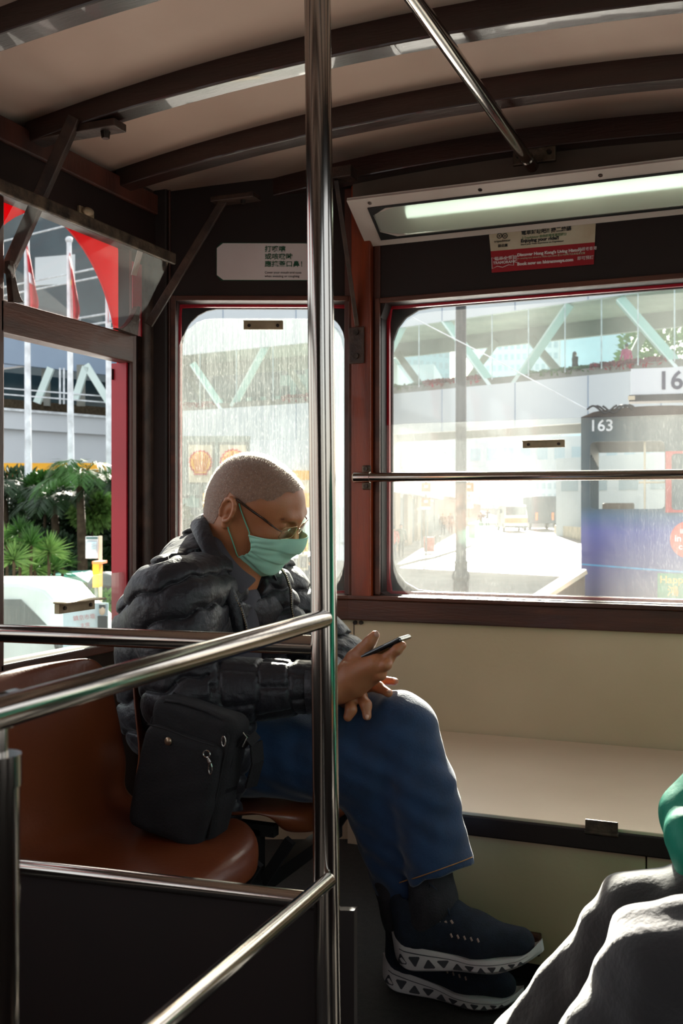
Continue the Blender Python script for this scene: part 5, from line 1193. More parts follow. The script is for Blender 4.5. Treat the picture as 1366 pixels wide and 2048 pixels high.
u_ = np.cross(dv, rs.randn(10000, 3)); u_ /= np.linalg.norm(u_, axis=1)[:, None]; L = .0028 + .0034 * rs.rand(10000, 1)
brm = mat('grey bristles', 'd2c4b8', .5, scale=90, c2='9c8878')
_n = brm.node_tree.nodes; _l = brm.node_tree.links; _t = _n.new('ShaderNodeBsdfTranslucent'); _t.inputs[0].default_value = (.9, .84, .76, 1); _m = _n.new('ShaderNodeMixShader'); _m.inputs[0].default_value = .65; _q = _n.new('ShaderNodeBsdfTransparent'); _m2 = _n.new('ShaderNodeMixShader'); _m2.inputs[0].default_value = .35
_l.new(_n['Principled BSDF'].outputs[0], _m.inputs[1]); _l.new(_t.outputs[0], _m.inputs[2]); _l.new(_m.outputs[0], _m2.inputs[1]); _l.new(_q.outputs[0], _m2.inputs[2]); _l.new(_m2.outputs[0], _n['Material Output'].inputs[0])
V4 = np.stack([Cc + u_ * .00022, Cc - u_ * .00022, Cc + dv * L - u_ * .00005, Cc + dv * L + u_ * .00005], 1).reshape(-1, 3)
put(mesh_np([(toW(V4), np.arange(40000).reshape(-1, 4))], 'hair_bristles', brm, man), kind='stuff')
# eyebrows
for s in (-1, 1):
    mb = MB(); random.seed(3)
    for i in range(70):
        t = random.random(); c = Vector((.106 - .012 * t * t - .004 * t, s * (.012 + .036 * t), .041 + .006 * t - .010 * t * t + random.uniform(-.0025, .0025))); d = Vector((-.05 + .3 * random.random(), s * .8, .3 * random.uniform(-.3, 1))).normalized() * .007
        mb.tube([HM @ c, HM @ (c + d)], [.00035, .00012], 4)
    mb.build('eyebrow', mat('eyebrow', '3a2a22', .7), man)
# ---- mask
hull = [p for p in hp if p[0] != '-e'] + [('c', (.112, 0, .000), (.092, 0, -.080), .016, .018, .05), ('e', (.06, 0, -.045), (.045, .058, .05), .03)]
def cast(o, d, off, prims, far=.22):
    o = np.array(o, float); d = d / np.linalg.norm(d, axis=-1, keepdims=True); t = np.full(d.shape[:-1], far)
    for _ in range(40): t -= np.maximum(sdf_points(prims, o + d * t[..., None]) - off, -.01) * .8
    return o + d * t[..., None]
nu, nv = 61, 45
az = np.linspace(-72, 72, nu)[:, None] * np.ones((1, nv)); tt_ = np.linspace(0, 1, nv)[None, :] * np.ones((nu, 1)); e2 = (np.abs(az) / 72)
top_ = 20 * (1 - e2 ** 1.5) + 4 * e2; bot_ = -62 * (1 - e2 ** 2) - 40 * e2 ** 2
notch = 13 * np.clip((e2 - .75) / .25, 0, 1) * np.sin(tt_ * PI)        # side edges curve inwards
el_ = np.radians(top_ + (bot_ - top_) * tt_); azr = np.radians(az * (1 - notch / 72))
dd = np.stack([np.cos(azr) * np.cos(el_), np.sin(azr) * np.cos(el_), np.sin(el_)], -1)
pl = (1 - e2 ** 2) * .0030; saw = ((tt_ * 4.0) % 1.0)
MP = cast((.030, 0, -.028), dd, .0035, hull[:-3] + hull[-2:]); cdir = dd
MP = MP + cdir * (pl * (saw - .5) * ((tt_ > .12) & (tt_ < .9)))[..., None] + cdir * (.0012 * np.sin(tt_ * 40 + az * .15) * e2)[..., None]
mb = MB().grid([[HM @ Vector(MP[i, j]) for j in range(nv)] for i in range(nu)])
mask = mb.build('face_mask', mask_m, man, smooth=True, solid=.0012, off=1)
for j in (0, nv - 1): MB().tube([HM @ Vector(MP[i, j] + cdir[i, j] * .0014) for i in range(nu)], .0012, 6).build('mask_seam', mask_m, mask)
for i in (0, nu - 1): MB().tube([HM @ Vector(MP[i, j] + cdir[i, j] * .0014) for j in range(nv)], .0013, 6).build('mask_seam', mask_m, mask)
def side_pt(x, z, s, off=.0025, pr=None):
    return cast((x, 0, z), np.array([[0, s * 1.0, 0]]), off, pr or hp, .16)[0]
for s, iu in ((-1, 0), (1, nu - 1)):
    for j, (exx, ezz) in ((1, (.006, .026)), (nv - 2, (.004, -.030))):
        a = MP[iu, j]; pts = []
        for k in range(13):
            f = k / 12; xx = a[0] + (exx - a[0]) * f; zz = a[2] + (ezz - a[2]) * f; p = side_pt(xx, zz, s); pts.append(HM @ Vector(p))
        pts[0] = HM @ Vector(a + cdir[iu, j] * .0015); MB().tube(pts, .0014, 6).build('ear_loop', strap_m, mask, smooth=True)
# ---- glasses
gl_ = man
def lens_loop(s, g=0):
    cx, cy, cz, hw, hh = .1165, s * .032, .014, .0235 + g, .0145 + g
    out = []
    for i in range(40):
        u, v = rr_loop(0, 0, hw, hh, (.008,) * 4, 2 * PI * i / 40 + .001); out.append(HM @ Vector((cx - .010 * (abs(cy + u) / .055) ** 2 + .12 * v * 0 - .0, cy + u, cz + v)))
    return out
fr_ = None
for s in (-1, 1):
    l = lens_loop(s); o = MB().tube(l, .0012, 6, closed=True).build('glasses_rim', goldm, man, smooth=True)
    if fr_ is None: fr_ = o
    MB().prism(lens_loop(s, -.0006), HR @ Vector((.001, 0, 0))).build('lens', lensm, o)
    a = Vector((.1065, s * .056, .020)); pts = []
    for k in range(15):
        f = k / 14; xx = a.x + (.0 - a.x) * f; zz = a.z + (.031 - a.z) * f; yy = max(abs(side_pt(min(xx, .06), zz, s, .003)[1]), .060 if xx > .06 else 0); yy = yy * (f ** .3) + .056 * (1 - f ** .3); yy = max(yy, .058 + .018 * f); pts.append(HM @ Vector((xx, s * yy, zz)))
    pts += [HM @ Vector((-.012, s * .083, .024)), HM @ Vector((-.020, s * .082, .010))]
    MB().tube(pts, [.0014] * 3 + [.0026] * (len(pts) - 3), 8).build('glasses_temple', tort, o, smooth=True)
    MB().tube([HM @ Vector((.112, s * .010, .012)), HM @ Vector((.108, s * .009, .006)), HM @ Vector((.104, s * .010, .004))], .0008, 6).build('nose_pad', goldm, o)
MB().tube([HM @ Vector((.1162, -.009, .018)), HM @ Vector((.119, -.004, .021)), HM @ Vector((.119, .004, .021)), HM @ Vector((.1162, .009, .018))], .0010, 6).build('glasses_bridge', goldm, man)
# ---- jacket
def quilt(bones, sp, A, sg, na=0, wr=.0):
    Bn = [(np.array(T3(a)), np.array(T3(b)), off, r) for a, b, off, r in bones]
    def post(F, X):
        m_ = np.abs(F) < .022; Xs = X[m_].astype(float); best = np.full(len(Xs), 9.0); s_ = np.zeros(len(Xs)); an = np.zeros(len(Xs)); bi = np.zeros(len(Xs), int)
        for ib, (a, b, off, r) in enumerate(Bn):
            ab = b - a; L = np.linalg.norm(ab); d = ab / L; q = Xs - a; h_ = q @ d; hc = np.clip(h_, 0, L); w_ = q - hc[:, None] * d; dist = np.linalg.norm(w_, axis=1) - r
            u = np.cross(d, [0, 1, .01]); u /= np.linalg.norm(u); v_ = np.cross(d, u)
            m2 = dist < best; best = np.where(m2, dist, best); s_ = np.where(m2, hc + off, s_); an = np.where(m2, np.arctan2(w_ @ v_, w_ @ u), an); bi = np.where(m2, ib, bi)
        wob = .006 * np.sin(Xs[:, 0] * 60 + Xs[:, 2] * 45) + .003 * np.sin(Xs[:, 1] * 110 + Xs[:, 0] * 60)
        ss = np.where((bi == 4) | (bi == 6), s_, Xs[:, 2] * 1.0 - Xs[:, 0] * .35) + wob; g = np.abs((ss / sp) % 1 - .5); g = .5 - g
        dsp = A * np.exp(-(g * sp / sg) ** 2) - A * .30
        puff = .0055 * np.sin(((ss / sp) % 1) * PI); dsp = dsp - puff
        if na:
            row = np.floor(ss / sp); q = (an / (2 * PI) * na + .5 * (row % 2)) % 1; gq = .5 - np.abs(q - .5); dsp = np.where((bi == 4) | (bi == 6), np.maximum(dsp, A * .8 * np.exp(-(gq / .09) ** 2) - A * .3), dsp)
        wk = .0006 * np.sin(Xs[:, 0] * 190 + 3 * np.sin(Xs[:, 2] * 80)) * np.sin(Xs[:, 2] * 150 + 2 * np.sin(Xs[:, 1] * 90))
        F = F.copy(); F[m_] = F[m_] + dsp + wk + wr; return F
    return post
lapc = (hipN + hipF) / 2
tors = [('c', T3(lapc + Vector((.02, -.07, .03))), T3(ab + Vector((0, -.065, 0))), .125, .108, .05), ('c', T3(lapc + Vector((.02, .07, .03))), T3(ab + Vector((0, .065, 0))), .125, .108, .05),
        ('c', T3(ab + Vector((0, -.065, 0))), T3(ch + Vector((0, -.07, .0))), .108, .108, .05), ('c', T3(ab + Vector((0, .065, 0))), T3(ch + Vector((0, .07, .0))), .108, .108, .05),
        ('c', T3(ch + Vector((0, -.07, 0))), T3(Y(404, 1165, 1.90)), .108, .070, .06), ('c', T3(ch + Vector((0, .07, 0))), T3(Y(416, 1165, 2.03)), .108, .070, .06),
        ('c', T3(shN), T3(shF), .072, .072, .05), ('c', T3(Y(505, 1225, YM + .06)), T3(Y(470, 1180, YM + .06)), .055, .05, .06)]
tors += [('c', T3(Y(404, 1128, YM)), T3(shN + Vector((-.01, .03, -.01))), .046, .066, .06), ('c', T3(Y(404, 1128, YM)), T3(shF + Vector((-.01, -.03, -.01))), .046, .066, .06), ('c', T3(Y(398, 1134, YM)), T3(ch + Vector((-.02, 0, .02))), .055, .10, .06)]
nhole = [('-e', T3(Y(478, 1130, YM)), (.075, .062, .085), .015)]
sleN = [('c', T3(shN), T3(elN), .076, .068, .04), ('c', T3(elN), T3(wrN + Vector((-.045, 0, .002))), .074, .047, .03)]
sleF = [('c', T3(shF), T3(elF), .084, .072, .04), ('c', T3(elF), T3(wrF + Vector((-.035, 0, 0))), .072, .046, .03)]
bonesT = [(lapc, ab, 0, .13), (ab, ch, (ab - lapc).length, .13), (ch, nb, (ab - lapc).length + (ch - ab).length, .10), (shN, elN, .31, .085), (elN, wrN, .31 + (elN - shN).length, .06), (shF, elF, .31, .085), (elF, wrF, .31 + (elF - shF).length, .06)]
pr = tors + sleN + sleF + nhole
JP, JQ = sdf_mesh(pr, .0036, post=quilt(bonesT, .064, .0075, .0036, 5), smooth_it=1)
jk = mesh_np([(JP, JQ)], 'jacket', jacket_m, man)
# cuffs
for w_, e_ in ((wrN, elN), (wrF, elF)):
    d = (w_ - e_).normalized(); MB().tube([w_ - d * .055, w_ - d * .03, w_ - d * .018], [.046, .041, .034], 24).build('cuff', jacket_m, jk, smooth=True)
# collar band running from the nape down both fronts, and the shirt collar inside it
def band_c(O_, I_, name, m_, par, bul, th):
    near = [(Y(*o), Y(*i)) for o, i in zip(O_, I_)]
    mir = lambda v: Vector((v.x, 2 * YM - v.y, v.z))
    rows = list(reversed(near)) + [(mir(o), mir(i)) for o, i in near[1:]]; Pg = []
    cen = Y(440, 1130, YM)
    for o, i in rows:
        r_ = []
        for k in range(6):
            t = k / 5; p = o.lerp(i, t); n_ = (p - cen); n_.z *= .3; n_ = n_.normalized() if n_.length > 1e-6 else n_; r_.append(p + n_ * bul * math.sin(PI * t))
        Pg.append(r_)
    return MB().grid(Pg).build(name, m_, par, smooth=True, solid=th, off=0, subd=2)
band_c([(380, 1052, 1.965), (386, 1060, 1.900), (398, 1092, 1.862), (422, 1134, 1.848), (442, 1174, 1.848), (460, 1216, 1.850), (466, 1270, 1.852)],
       [(402, 1030, 1.965), (413, 1034, 1.915), (426, 1075, 1.886), (444, 1126, 1.872), (463, 1176, 1.866), (482, 1216, 1.864), (492, 1270, 1.862)], 'collar', jacket_m, jk, .008, .014)
band_c([(412, 1050, 1.965), (418, 1060, 1.918), (430, 1090, 1.893), (446, 1124, 1.880), (464, 1160, 1.874), (480, 1192, 1.878)],
       [(414, 1040, 1.965), (426, 1052, 1.925), (444, 1086, 1.904), (466, 1120, 1.895), (492, 1146, 1.905), (516, 1158, 1.925)], 'shirt_collar', shirt_m, man, .003, .003)
SD([('c', T3(Y(458, 1235, YM)), T3(Y(440, 1320, YM)), .072, .09, .03), ('c', T3(Y(482, 1200, YM)), T3(Y(450, 1230, YM)), .040, .055, .02)], .006, 'shirt', shirt_m, man)
# front edges with zip
for (pts, nm) in (([(556, 1128, 2.02), (572, 1150, 2.03), (582, 1180, 2.03), (583, 1215, 2.03), (590, 1250, 2.03)], 'far'), ([(462, 1176, 1.862), (482, 1216, 1.858), (492, 1250, 1.856), (497, 1290, 1.856)], 'near')):
    W = [Y(*p) for p in pts]; MB().tube(W, .0035, 8).build('zip_tape', jacket_m, jk, smooth=True); z_ = MB()
    for i in range(len(W) - 1):
        for k in range(8): z_.ball(W[i].lerp(W[i + 1], k / 8) + Vector((.003, -.006, 0)), .0018, 4)
    z_.build('zip_teeth', brass, jk)
# far front panel of the jacket, opened out towards the window
SD([('c', T3(Y(545, 1160, 2.06)), T3(Y(575, 1260, 2.07)), .035, .042, .03), ('c', T3(Y(520, 1180, 2.05)), T3(Y(530, 1290, 2.05)), .045, .05, .03)], .004, 'jacket_front', jacket_m, jk, post=quilt([(Y(545, 1150, 2.06), Y(570, 1300, 2.07), 0, .04)], .05, .006, .006))
SD([('c', T3(Y(482, 1450, 1.775)), T3(Y(455, 1640, 1.775)), .024, .020, .03), ('c', T3(Y(450, 1450, 1.775)), T3(Y(430, 1620, 1.775)), .024, .022, .03)], .004, 'jacket_hem', jacket_m, jk, post=quilt([(Y(482, 1440, 1.775), Y(455, 1650, 1.775), 0, .02)], .05, .005, .006))
# ---- jeans
def jean_post(F, X):
    def ld(A, B):
        A = np.array(T3(A)); B = np.array(T3(B)); ab_ = B - A; h_ = np.clip(((X - A) @ ab_) / (ab_ @ ab_), 0, 1.3); return ((X - A - h_[..., None] * ab_) ** 2).sum(-1)
    cl_ = ld(knF, hemF) < ld(knN, hemN); F = np.where(cl_, np.maximum(F, (X - np.array(T3(hemF))) @ (np.array(T3(dF)) + np.array([.12, 0, 0]))), F)
    m_ = np.abs(F) < .02; Xs = X[m_].astype(float); F = F.copy()
    F[m_] += .0022 * np.sin(Xs[:, 0] * 75 + Xs[:, 2] * 60 + 2.5 * np.sin(Xs[:, 1] * 35)) * np.sin(Xs[:, 2] * 48 - Xs[:, 0] * 30) + .0012 * np.sin(Xs[:, 2] * 150 + Xs[:, 0] * 70); return F
hemF = Y(884, 1750, 1.878); dF = (hemF - knF).normalized(); hemN = Y(838, 1850, 1.94)
jn = [('e', T3(lapc + Vector((.02, 0, -.01))), (.15, .18, .105), .05), ('c', T3(hipN + Vector((0, 0, -.005))), T3(knN), .097, .078, .04), ('c', T3(hipF), T3(knF + Vector((-.02, 0, .0))), .090, .066, .035),
      ('c', T3(knF + Vector((-.008, 0, -.003))), T3(knF.lerp(hemF, .45)), .066, .066, .03), ('c', T3(knF.lerp(hemF, .45)), T3(hemF + dF * .03), .066, .062, .02), ('c', T3(knN), T3(hemN), .074, .058, .03)]
hd = np.array(dF); h0_ = np.array(hemF)
JP2, JQ2 = sdf_mesh(jn, .0045, post=jean_post, smooth_it=1)
jeans = mesh_np([(JP2, JQ2)], 'jeans', denim, man)
# stitched hem: ring of thread around the open leg
ringp = []; dd2 = (dF + Vector((.12, 0, 0))).normalized(); uu = dd2.orthogonal().normalized(); vv = dd2.cross(uu); base = hemF - dd2 * .012
for i in range(48):
    a = 2 * PI * i / 48; d_ = uu * math.cos(a) + vv * math.sin(a); t = .04
    for _ in range(30):
        q = base + d_ * t; F_ = sdf_points(jn, np.array([[q.x, q.y, q.z]]))[0]; t += -F_ * .9
    ringp.append(base + d_ * (t + .0008))
MB().tube(ringp, .0011, 5, closed=True).build('hem_stitching', orange_s, jeans)
# ---- feet
def shoe(M, nm_par, laces=True):
    t = nm_par
    def hw(x):
        s = x / .285; return (.036 + .004 * math.sin(s * PI) + .012 * math.exp(-((s - .70) / .20) ** 2) - .006 * math.exp(-((s - .42) / .14) ** 2)) * (1 - max(0, (s - .84) / .16) ** 2.2 * .82) * (1 - max(0, (.10 - s) / .10) ** 2 * .5)
    def zt(x): s = x / .285; return .058 - .030 * min(1, s / .55) ** 1.0 - .004 * math.sin(s * PI) + .018 * max(0, (s - .86) / .14) ** 2 + .010 * max(0, (.08 - s) / .08)
    def zb_(x): s = x / .285; return .0 + .016 * max(0, (.14 - s) / .14) ** 1.6 + .026 * max(0, (s - .68) / .32) ** 1.7
    n = 40; rows = []
    for i in range(n + 1):
        x = .285 * i / n; w = hw(x); a, b = zb_(x), zt(x); m_ = (a + b) / 2
        rows.append([M @ Vector(p) for p in ((x, -w * .80, a), (x, -w * .95, a + .004), (x, -w, a + (b - a) * .3), (x, -w * .96, a + (b - a) * .75), (x, -w * .93, b), (x, -w * .6, b - .002), (x, w * .6, b - .002), (x, w * .93, b), (x, w * .96, a + (b - a) * .75), (x, w, a + (b - a) * .3), (x, w * .95, a + .004), (x, w * .80, a), (x, -w * .80, a))])
    mb = MB().grid(rows); mb.add(rows[0][:-1], [tuple(range(12))]); mb.add(rows[-1][:-1], [tuple(range(12))]); so = mb.build('sole', sole_m, t, smooth='auto')
    xs = [.020, .048, .076, .104, .132, .158, .182, .203, .222, .239, .254]
    for q, x in enumerate(xs):
        wd = (xs[q + 1] - x) * .92 if q < 10 else .013; wd *= .5; a, b = zb_(x), zt(x); z0_ = a + (b - a) * .20; z1_ = a + (b - a) * .62
        tri = [(x - wd, z0_), (x + wd, z0_), (x, z1_)] if q % 2 == 0 else [(x - wd, z1_), (x + wd, z1_), (x, z0_)]
        for s in (-1, 1): 
            rp = []
            for k in range(3):
                (x1, zz1), (x2, zz2) = tri[k], tri[(k + 1) % 3]
                rp += [(x1 + (x2 - x1) * f, zz1 + (zz2 - zz1) * f) for f in (.12, .5, .88)]
            MB().prism([M @ Vector((xx, s * (hw(xx) + .0004), zz)) for xx, zz in rp], M.to_3x3() @ Vector((0, -s * .004, 0))).build('sole_cutout', sole_d, so)
    MB().grid([[M @ Vector((.285 * i / 30, s_ * (hw(.285 * i / 30) * .965 + .0012), zb_(.285 * i / 30) + (zt(.285 * i / 30) - zb_(.285 * i / 30)) * f)) for f in (.73, .77)] for s_ in (-1,) for i in range(2, 29)]).build('sole_groove', sole_d, so)
    up = [('c', (.045, 0, .070), (.045, 0, .105), .036, .031, .02), ('c', (.05, 0, .062), (.17, 0, .050), .036, .037, .03), ('c', (.17, 0, .048), (.245, 0, .042), .036, .026, .02), ('c', (.07, 0, .10), (.15, 0, .072), .028, .026, .03), ('c', (.035, 0, .065), (.02, 0, .115), .026, .020, .02), ('c', (.105, 0, .115), (.125, 0, .10), .020, .020, .02)]
    def post(F, X):
        F = F.copy(); wx = np.array([hw(min(max(v, 0), .285)) for v in X[:, 0, 0, 0]])[:, None, None]; zz = np.array([zt(min(max(v, 0), .285)) for v in X[:, 0, 0, 0]])[:, None, None]
        F = np.maximum(F, np.abs(X[..., 1]) - wx * .97); F = np.maximum(F, (zz - .006) - X[..., 2]); 
        hole = np.sqrt(((X[..., 0] - .062) / .038) ** 2 + (X[..., 1] / .026) ** 2 + ((X[..., 2] - .145) / .045) ** 2) - 1
        return np.maximum(F, -hole * .026)
    P_, Q_ = sdf_mesh(up, .003, post=post, smooth_it=2); P_ = toW(P_, M)
    u_o = mesh_np([(P_, Q_)], 'upper', shoe_m, t)
    dsh = MB()
    for i in range(8): dsh.bar(M @ Vector((.055 + i * .0115 + .0, -hw(.1) - .0005 + .004, .078 + .0012 * i)), M @ Vector((.052 + i * .0115, -hw(.1) + .0035, .084 + .0012 * i)), .0009, .004, up=(0, 0, 1))
    for i in range(5): dsh.bar(M @ Vector((.135 + i * .0125, -hw(.16) + .001, .066 - .0022 * i)), M @ Vector((.132 + i * .0125, -hw(.16) + .003, .072 - .0022 * i)), .0009, .004, up=(0, 0, 1))
    dsh.build('stitched_dashes', mat('pale dashes', 'b8a090', .6) if 'pale dashes' not in MATS else MATS['pale dashes'], u_o)
    if laces:
        for i in range(5):
            x = .115 + i * .017; z = .116 - i * .0105; MB().tube([M @ Vector((x, -.022, z - .010)), M @ Vector((x + .004, -.010, z + .001)), M @ Vector((x + .008, .010, z + .001)), M @ Vector((x + .010, .022, z - .010))], .0022, 6).build('lace', lace_m, u_o, smooth=True)
        b_ = M @ Vector((.115, -.006, .118))
        for q in (-1, 1): MB().tube([b_, b_ + M.to_3x3() @ Vector((-.015, q * .016 - .01, .022)), b_ + M.to_3x3() @ Vector((-.008, q * .02 - .016, .045)), b_ + M.to_3x3() @ Vector((.006, q * .010 - .012, .020)), b_], .0015, 6).build('lace_bow', lace_m, u_o, smooth=True)
        MB().tube([b_, b_ + M.to_3x3() @ Vector((.012, -.018, .004)), b_ + M.to_3x3() @ Vector((.016, -.024, -.020))], .0015, 6).build('lace_end', lace_m, u_o, smooth=True)
    return so
def shoeM(heel, toe, y0, y1):
    a = Y(heel[0], heel[1], y0); b = Y(toe[0], toe[1], y1); X = (b - a); sc_ = X.length / .285; X.normalize(); Z = (Vector((0, 0, 1)) - X * X.z).normalized(); Yv = Z.cross(X)
    M = Matrix(((X.x, Yv.x, Z.x, a.x), (X.y, Yv.y, Z.y, a.y), (X.z, Yv.z, Z.z, a.z), (0, 0, 0, 1))); return M @ Matrix.Scale(sc_, 4)
M1 = shoeM((803, 1930), (1092, 1932), 1.88, 1.855)
ab_ = onz(0, 1, 0) if False else None
def floor_pt(px, y):
    r = ray(px, 1024); t = y / r.y; return Vector((r.x * t, y, .002))
a = floor_pt(772, 1.925); b = floor_pt(1046, 1.915); X = (b - a); sc_ = X.length / .285; X.normalize(); Yv = Vector((0, 0, 1)).cross(X)
M2 = Matrix(((X.x, Yv.x, 0, a.x), (X.y, Yv.y, 0, a.y), (X.z, Yv.z, 1, a.z), (0, 0, 0, 1))) @ Matrix.Scale(sc_, 4)
sh1 = put(empty('shoe', M1.translation)); sh1.parent = man; sh1.matrix_parent_inverse = par_world(man).inverted(); sh1['_abs'] = 1
sh2 = put(empty('shoe', M2.translation)); sh2.parent = man; sh2.matrix_parent_inverse = par_world(man).inverted()
s1 = shoe(M1, man); s2 = shoe(M2, man)
for e_ in (sh1, sh2): bpy.data.objects.remove(e_)
for M in (M1, M2):
    a = M @ Vector((.058, 0, .085)); q = anF if M is M1 else anN
    kn_ = knF if M is M1 else knN; d = (kn_ - a).normalized()
    if M is M1: SD([('c', T3(anF), T3(anF.lerp(knF, .45)), .041, .047, .02), ('c', T3(anF), T3(M1 @ Vector((.07, 0, .09))), .041, .040, .02)], .004, 'sock', sock_m, man); continue
    SD([('c', T3(a), T3(a + d * .06), .040 , .042, .02), ('c', T3(a + d * .06), T3(a + d * .13), .042, .048, .02), ('c', T3(a), T3(M @ Vector((.11, 0, .085))), .030, .024, .02)], .004, 'sock', sock_m, man)
# ---- phone
ph_t = thing('phone', 'black smartphone held in the right hand of the masked man', 'phone', T3(Y(775, 1290, 1.87)))
a = Y(738, 1310, 1.865); b = Y(812, 1275, 1.87); X = (b - a).normalized(); Z = Vector((0, 1, 0)).cross(X) * -1; Z = X.cross(Vector((0, 1, 0))) ; Z.normalize()
if Z.z < 0: Z = -Z
Yv = Z.cross(X); L_ = .150; c = (a + b) / 2 + X * -.02; M = Matrix(((X.x, Yv.x, Z.x, c.x), (X.y, Yv.y, Z.y, c.y), (X.z, Yv.z, Z.z, c.z), (0, 0, 0, 1)))
dL = (b - a).length
MB().box((-dL + .055, -.036, -.0045), (dL / 2 + .02, .036, .0045), M).build('phone_case', phone_m, ph_t, bevel=.003)
MB().box((-dL + .058, -.033, .0045), (dL / 2 + .017, .033, .0052), M).build('screen', mat('phone screen', '15181c', .05, coat=1, emit='26323c', es=.3), ph_t)
MB().box((dL / 2 - .01, -.028, -.0062), (dL / 2 + .014, -.006, -.0045), M).build('camera_bump', phone_m, ph_t, bevel=.001)
# ------------------------------------------------------------------ shoulder bag on the near seat
bagm = mat('black canvas', '131113', .85, scale=30, c2='0e0c0e', bump=.2, bscale=260)
bag = thing('shoulder_bag', 'black canvas shoulder bag standing on the empty brown seat beside the man', 'bag', (-1.05, 1.6, .36))
av = R(24); X = (RT * math.cos(av) - FW * math.sin(av)); Z = Vector((0, 0, 1)); Yv = Z.cross(X)
X2 = (X * math.cos(.0)).normalized(); c = V(330, 1682, 1.86); Zt = (Z + X * .20 + Yv * .06).normalized(); Yt = Zt.cross(X).normalized(); Xt = Yt.cross(Zt)
BM = Matrix(((Xt.x, Yt.x, Zt.x, c.x), (Xt.y, Yt.y, Zt.y, c.y), (Xt.z, Yt.z, Zt.z, c.z), (0, 0, 0, 1)))
def bagbox(hw, y0, y1, z0, z1, rad, h=.004, bulge=.004):
    prs = []
    def f(X):
        q = X; x = np.abs(q[..., 0]) - hw + rad - bulge * np.sin(np.clip((q[..., 2] - z0) / (z1 - z0), 0, 1) * PI); y = np.abs(q[..., 1] - (y0 + y1) / 2) - (y1 - y0) / 2 + rad; z = np.abs(q[..., 2] - (z0 + z1) / 2) - (z1 - z0) / 2 + rad
        d = np.sqrt(np.maximum(x, 0) ** 2 + np.maximum(y, 0) ** 2 + np.maximum(z, 0) ** 2) + np.minimum(np.maximum(x, np.maximum(y, z)), 0) - rad
        return d + .0015 * np.sin(q[..., 0] * 70 + 3 * np.sin(q[..., 2] * 30)) * np.sin(q[..., 2] * 50)
    lo = np.array([-hw - .02, y0 - .02, z0 - .02]); n = np.ceil((np.array([hw + .02, y1 + .02, z1 + .02]) - lo) / h).astype(int)
    Xg = np.stack(np.meshgrid(*[lo[i] + np.arange(n[i]) * h for i in range(3)], indexing='ij'), -1); P_, Q_ = surface_nets(f(Xg), lo, h); return toW(P_, BM), Q_
mesh_np([bagbox(.085, .0, .078, .0, .245, .022)], 'bag_body', bagm, bag)
fp = mesh_np([bagbox(.076, -.020, .03, .008, .195, .016)], 'front_pocket', bagm, bag)
MB().tube([BM @ Vector((x, -.021, .196 - .001 * math.sin(x * 60))) for x in np.linspace(-.07, .07, 12)], .0016, 6).build('pocket_edge', bagm, fp)
MB().ball(BM @ Vector((-.022, -.021, .178)), .0075, 10, (1, .5, 1)).build('snap_button', mat('bronze snap', 'a8927a', .3, .9), fp, smooth=True)
silver = mat('bright metal clip', 'c9c4bc', .25, 1)
cl_ = MB(); p = BM @ Vector((.060, -.024, .180))
cl_.tube([p + X * .007 * math.cos(a * PI / 6) + Z * .006 * math.sin(a * PI / 6) for a in range(12)], .0013, 6, closed=True)
q = p - Z * .006 + X * .002; cl_.tube([q, q - Z * .008 + X * .004], [.002, .0035], 8)
q2 = q - Z * .008 + X * .004; cl_.tube([q2 + X * .004 * math.sin(a * PI / 5) - Z * (.010 - .010 * math.cos(a * PI / 5)) + X * (a * .0003) for a in range(10)], .0014, 6, closed=True)
cl_.build('metal_clip', silver, bag)
cl_ = MB()
for (x, z, sc_) in ((.078, .205, 1.0), (.070, .140, .8)):
    p = BM @ Vector((x, -.006, z)); cl_.tube([p + (X * .004 * math.cos(a * PI / 5) + Z * .009 * math.sin(a * PI / 5)) * sc_ for a in range(10)], .0014, 6, closed=True)
cl_.build('zip_pull', silver, bag)
MB().tube([BM @ Vector((.079, .006, z)) for z in (.03, .1, .18, .212)] + [BM @ Vector((x, .006, .243 - .02 * (abs(x) / .085) ** 4)) for x in (.06, .03, 0, -.03, -.06)] + [BM @ Vector((-.08, .006, z)) for z in (.2, .1, .03)], .0028, 6).build('zip_line', bagm, bag, smooth=True)
st_ = MB(); sp_ = [BM @ Vector((.088, .04, .19)), BM @ Vector((.100, .045, .215)), BM @ Vector((.112, .05, .205)), BM @ Vector((.118, .06, .17)), BM @ Vector((.110, .07, .12))]
for a, b in zip(sp_, sp_[1:]): st_.bar(a, b, .004, .026, up=(.5, 1, .2))
st_.build('strap', bagm, bag)
MB().tube([BM @ Vector((.096, .024, .222)), BM @ Vector((.103, .030, .214)), BM @ Vector((.098, .03, .196))], .0016, 6).build('strap_ring', silver, bag)
st_ = MB(); sp_ = [BM @ Vector((-.06, .05, .243)), Y(330, 1440, 1.66), Y(300, 1405, 1.70)]
for a, b in zip(sp_, sp_[1:]): st_.bar(a, b, .026, .004, up=(0, 1, .2))
st_.build('strap', bagm, bag)
MB().box((.086, .018, .11), (.0885, .06, .175), BM).build('side_tab', mat('black leather tab', '1a1a1c', .4), bag, bevel=.001)
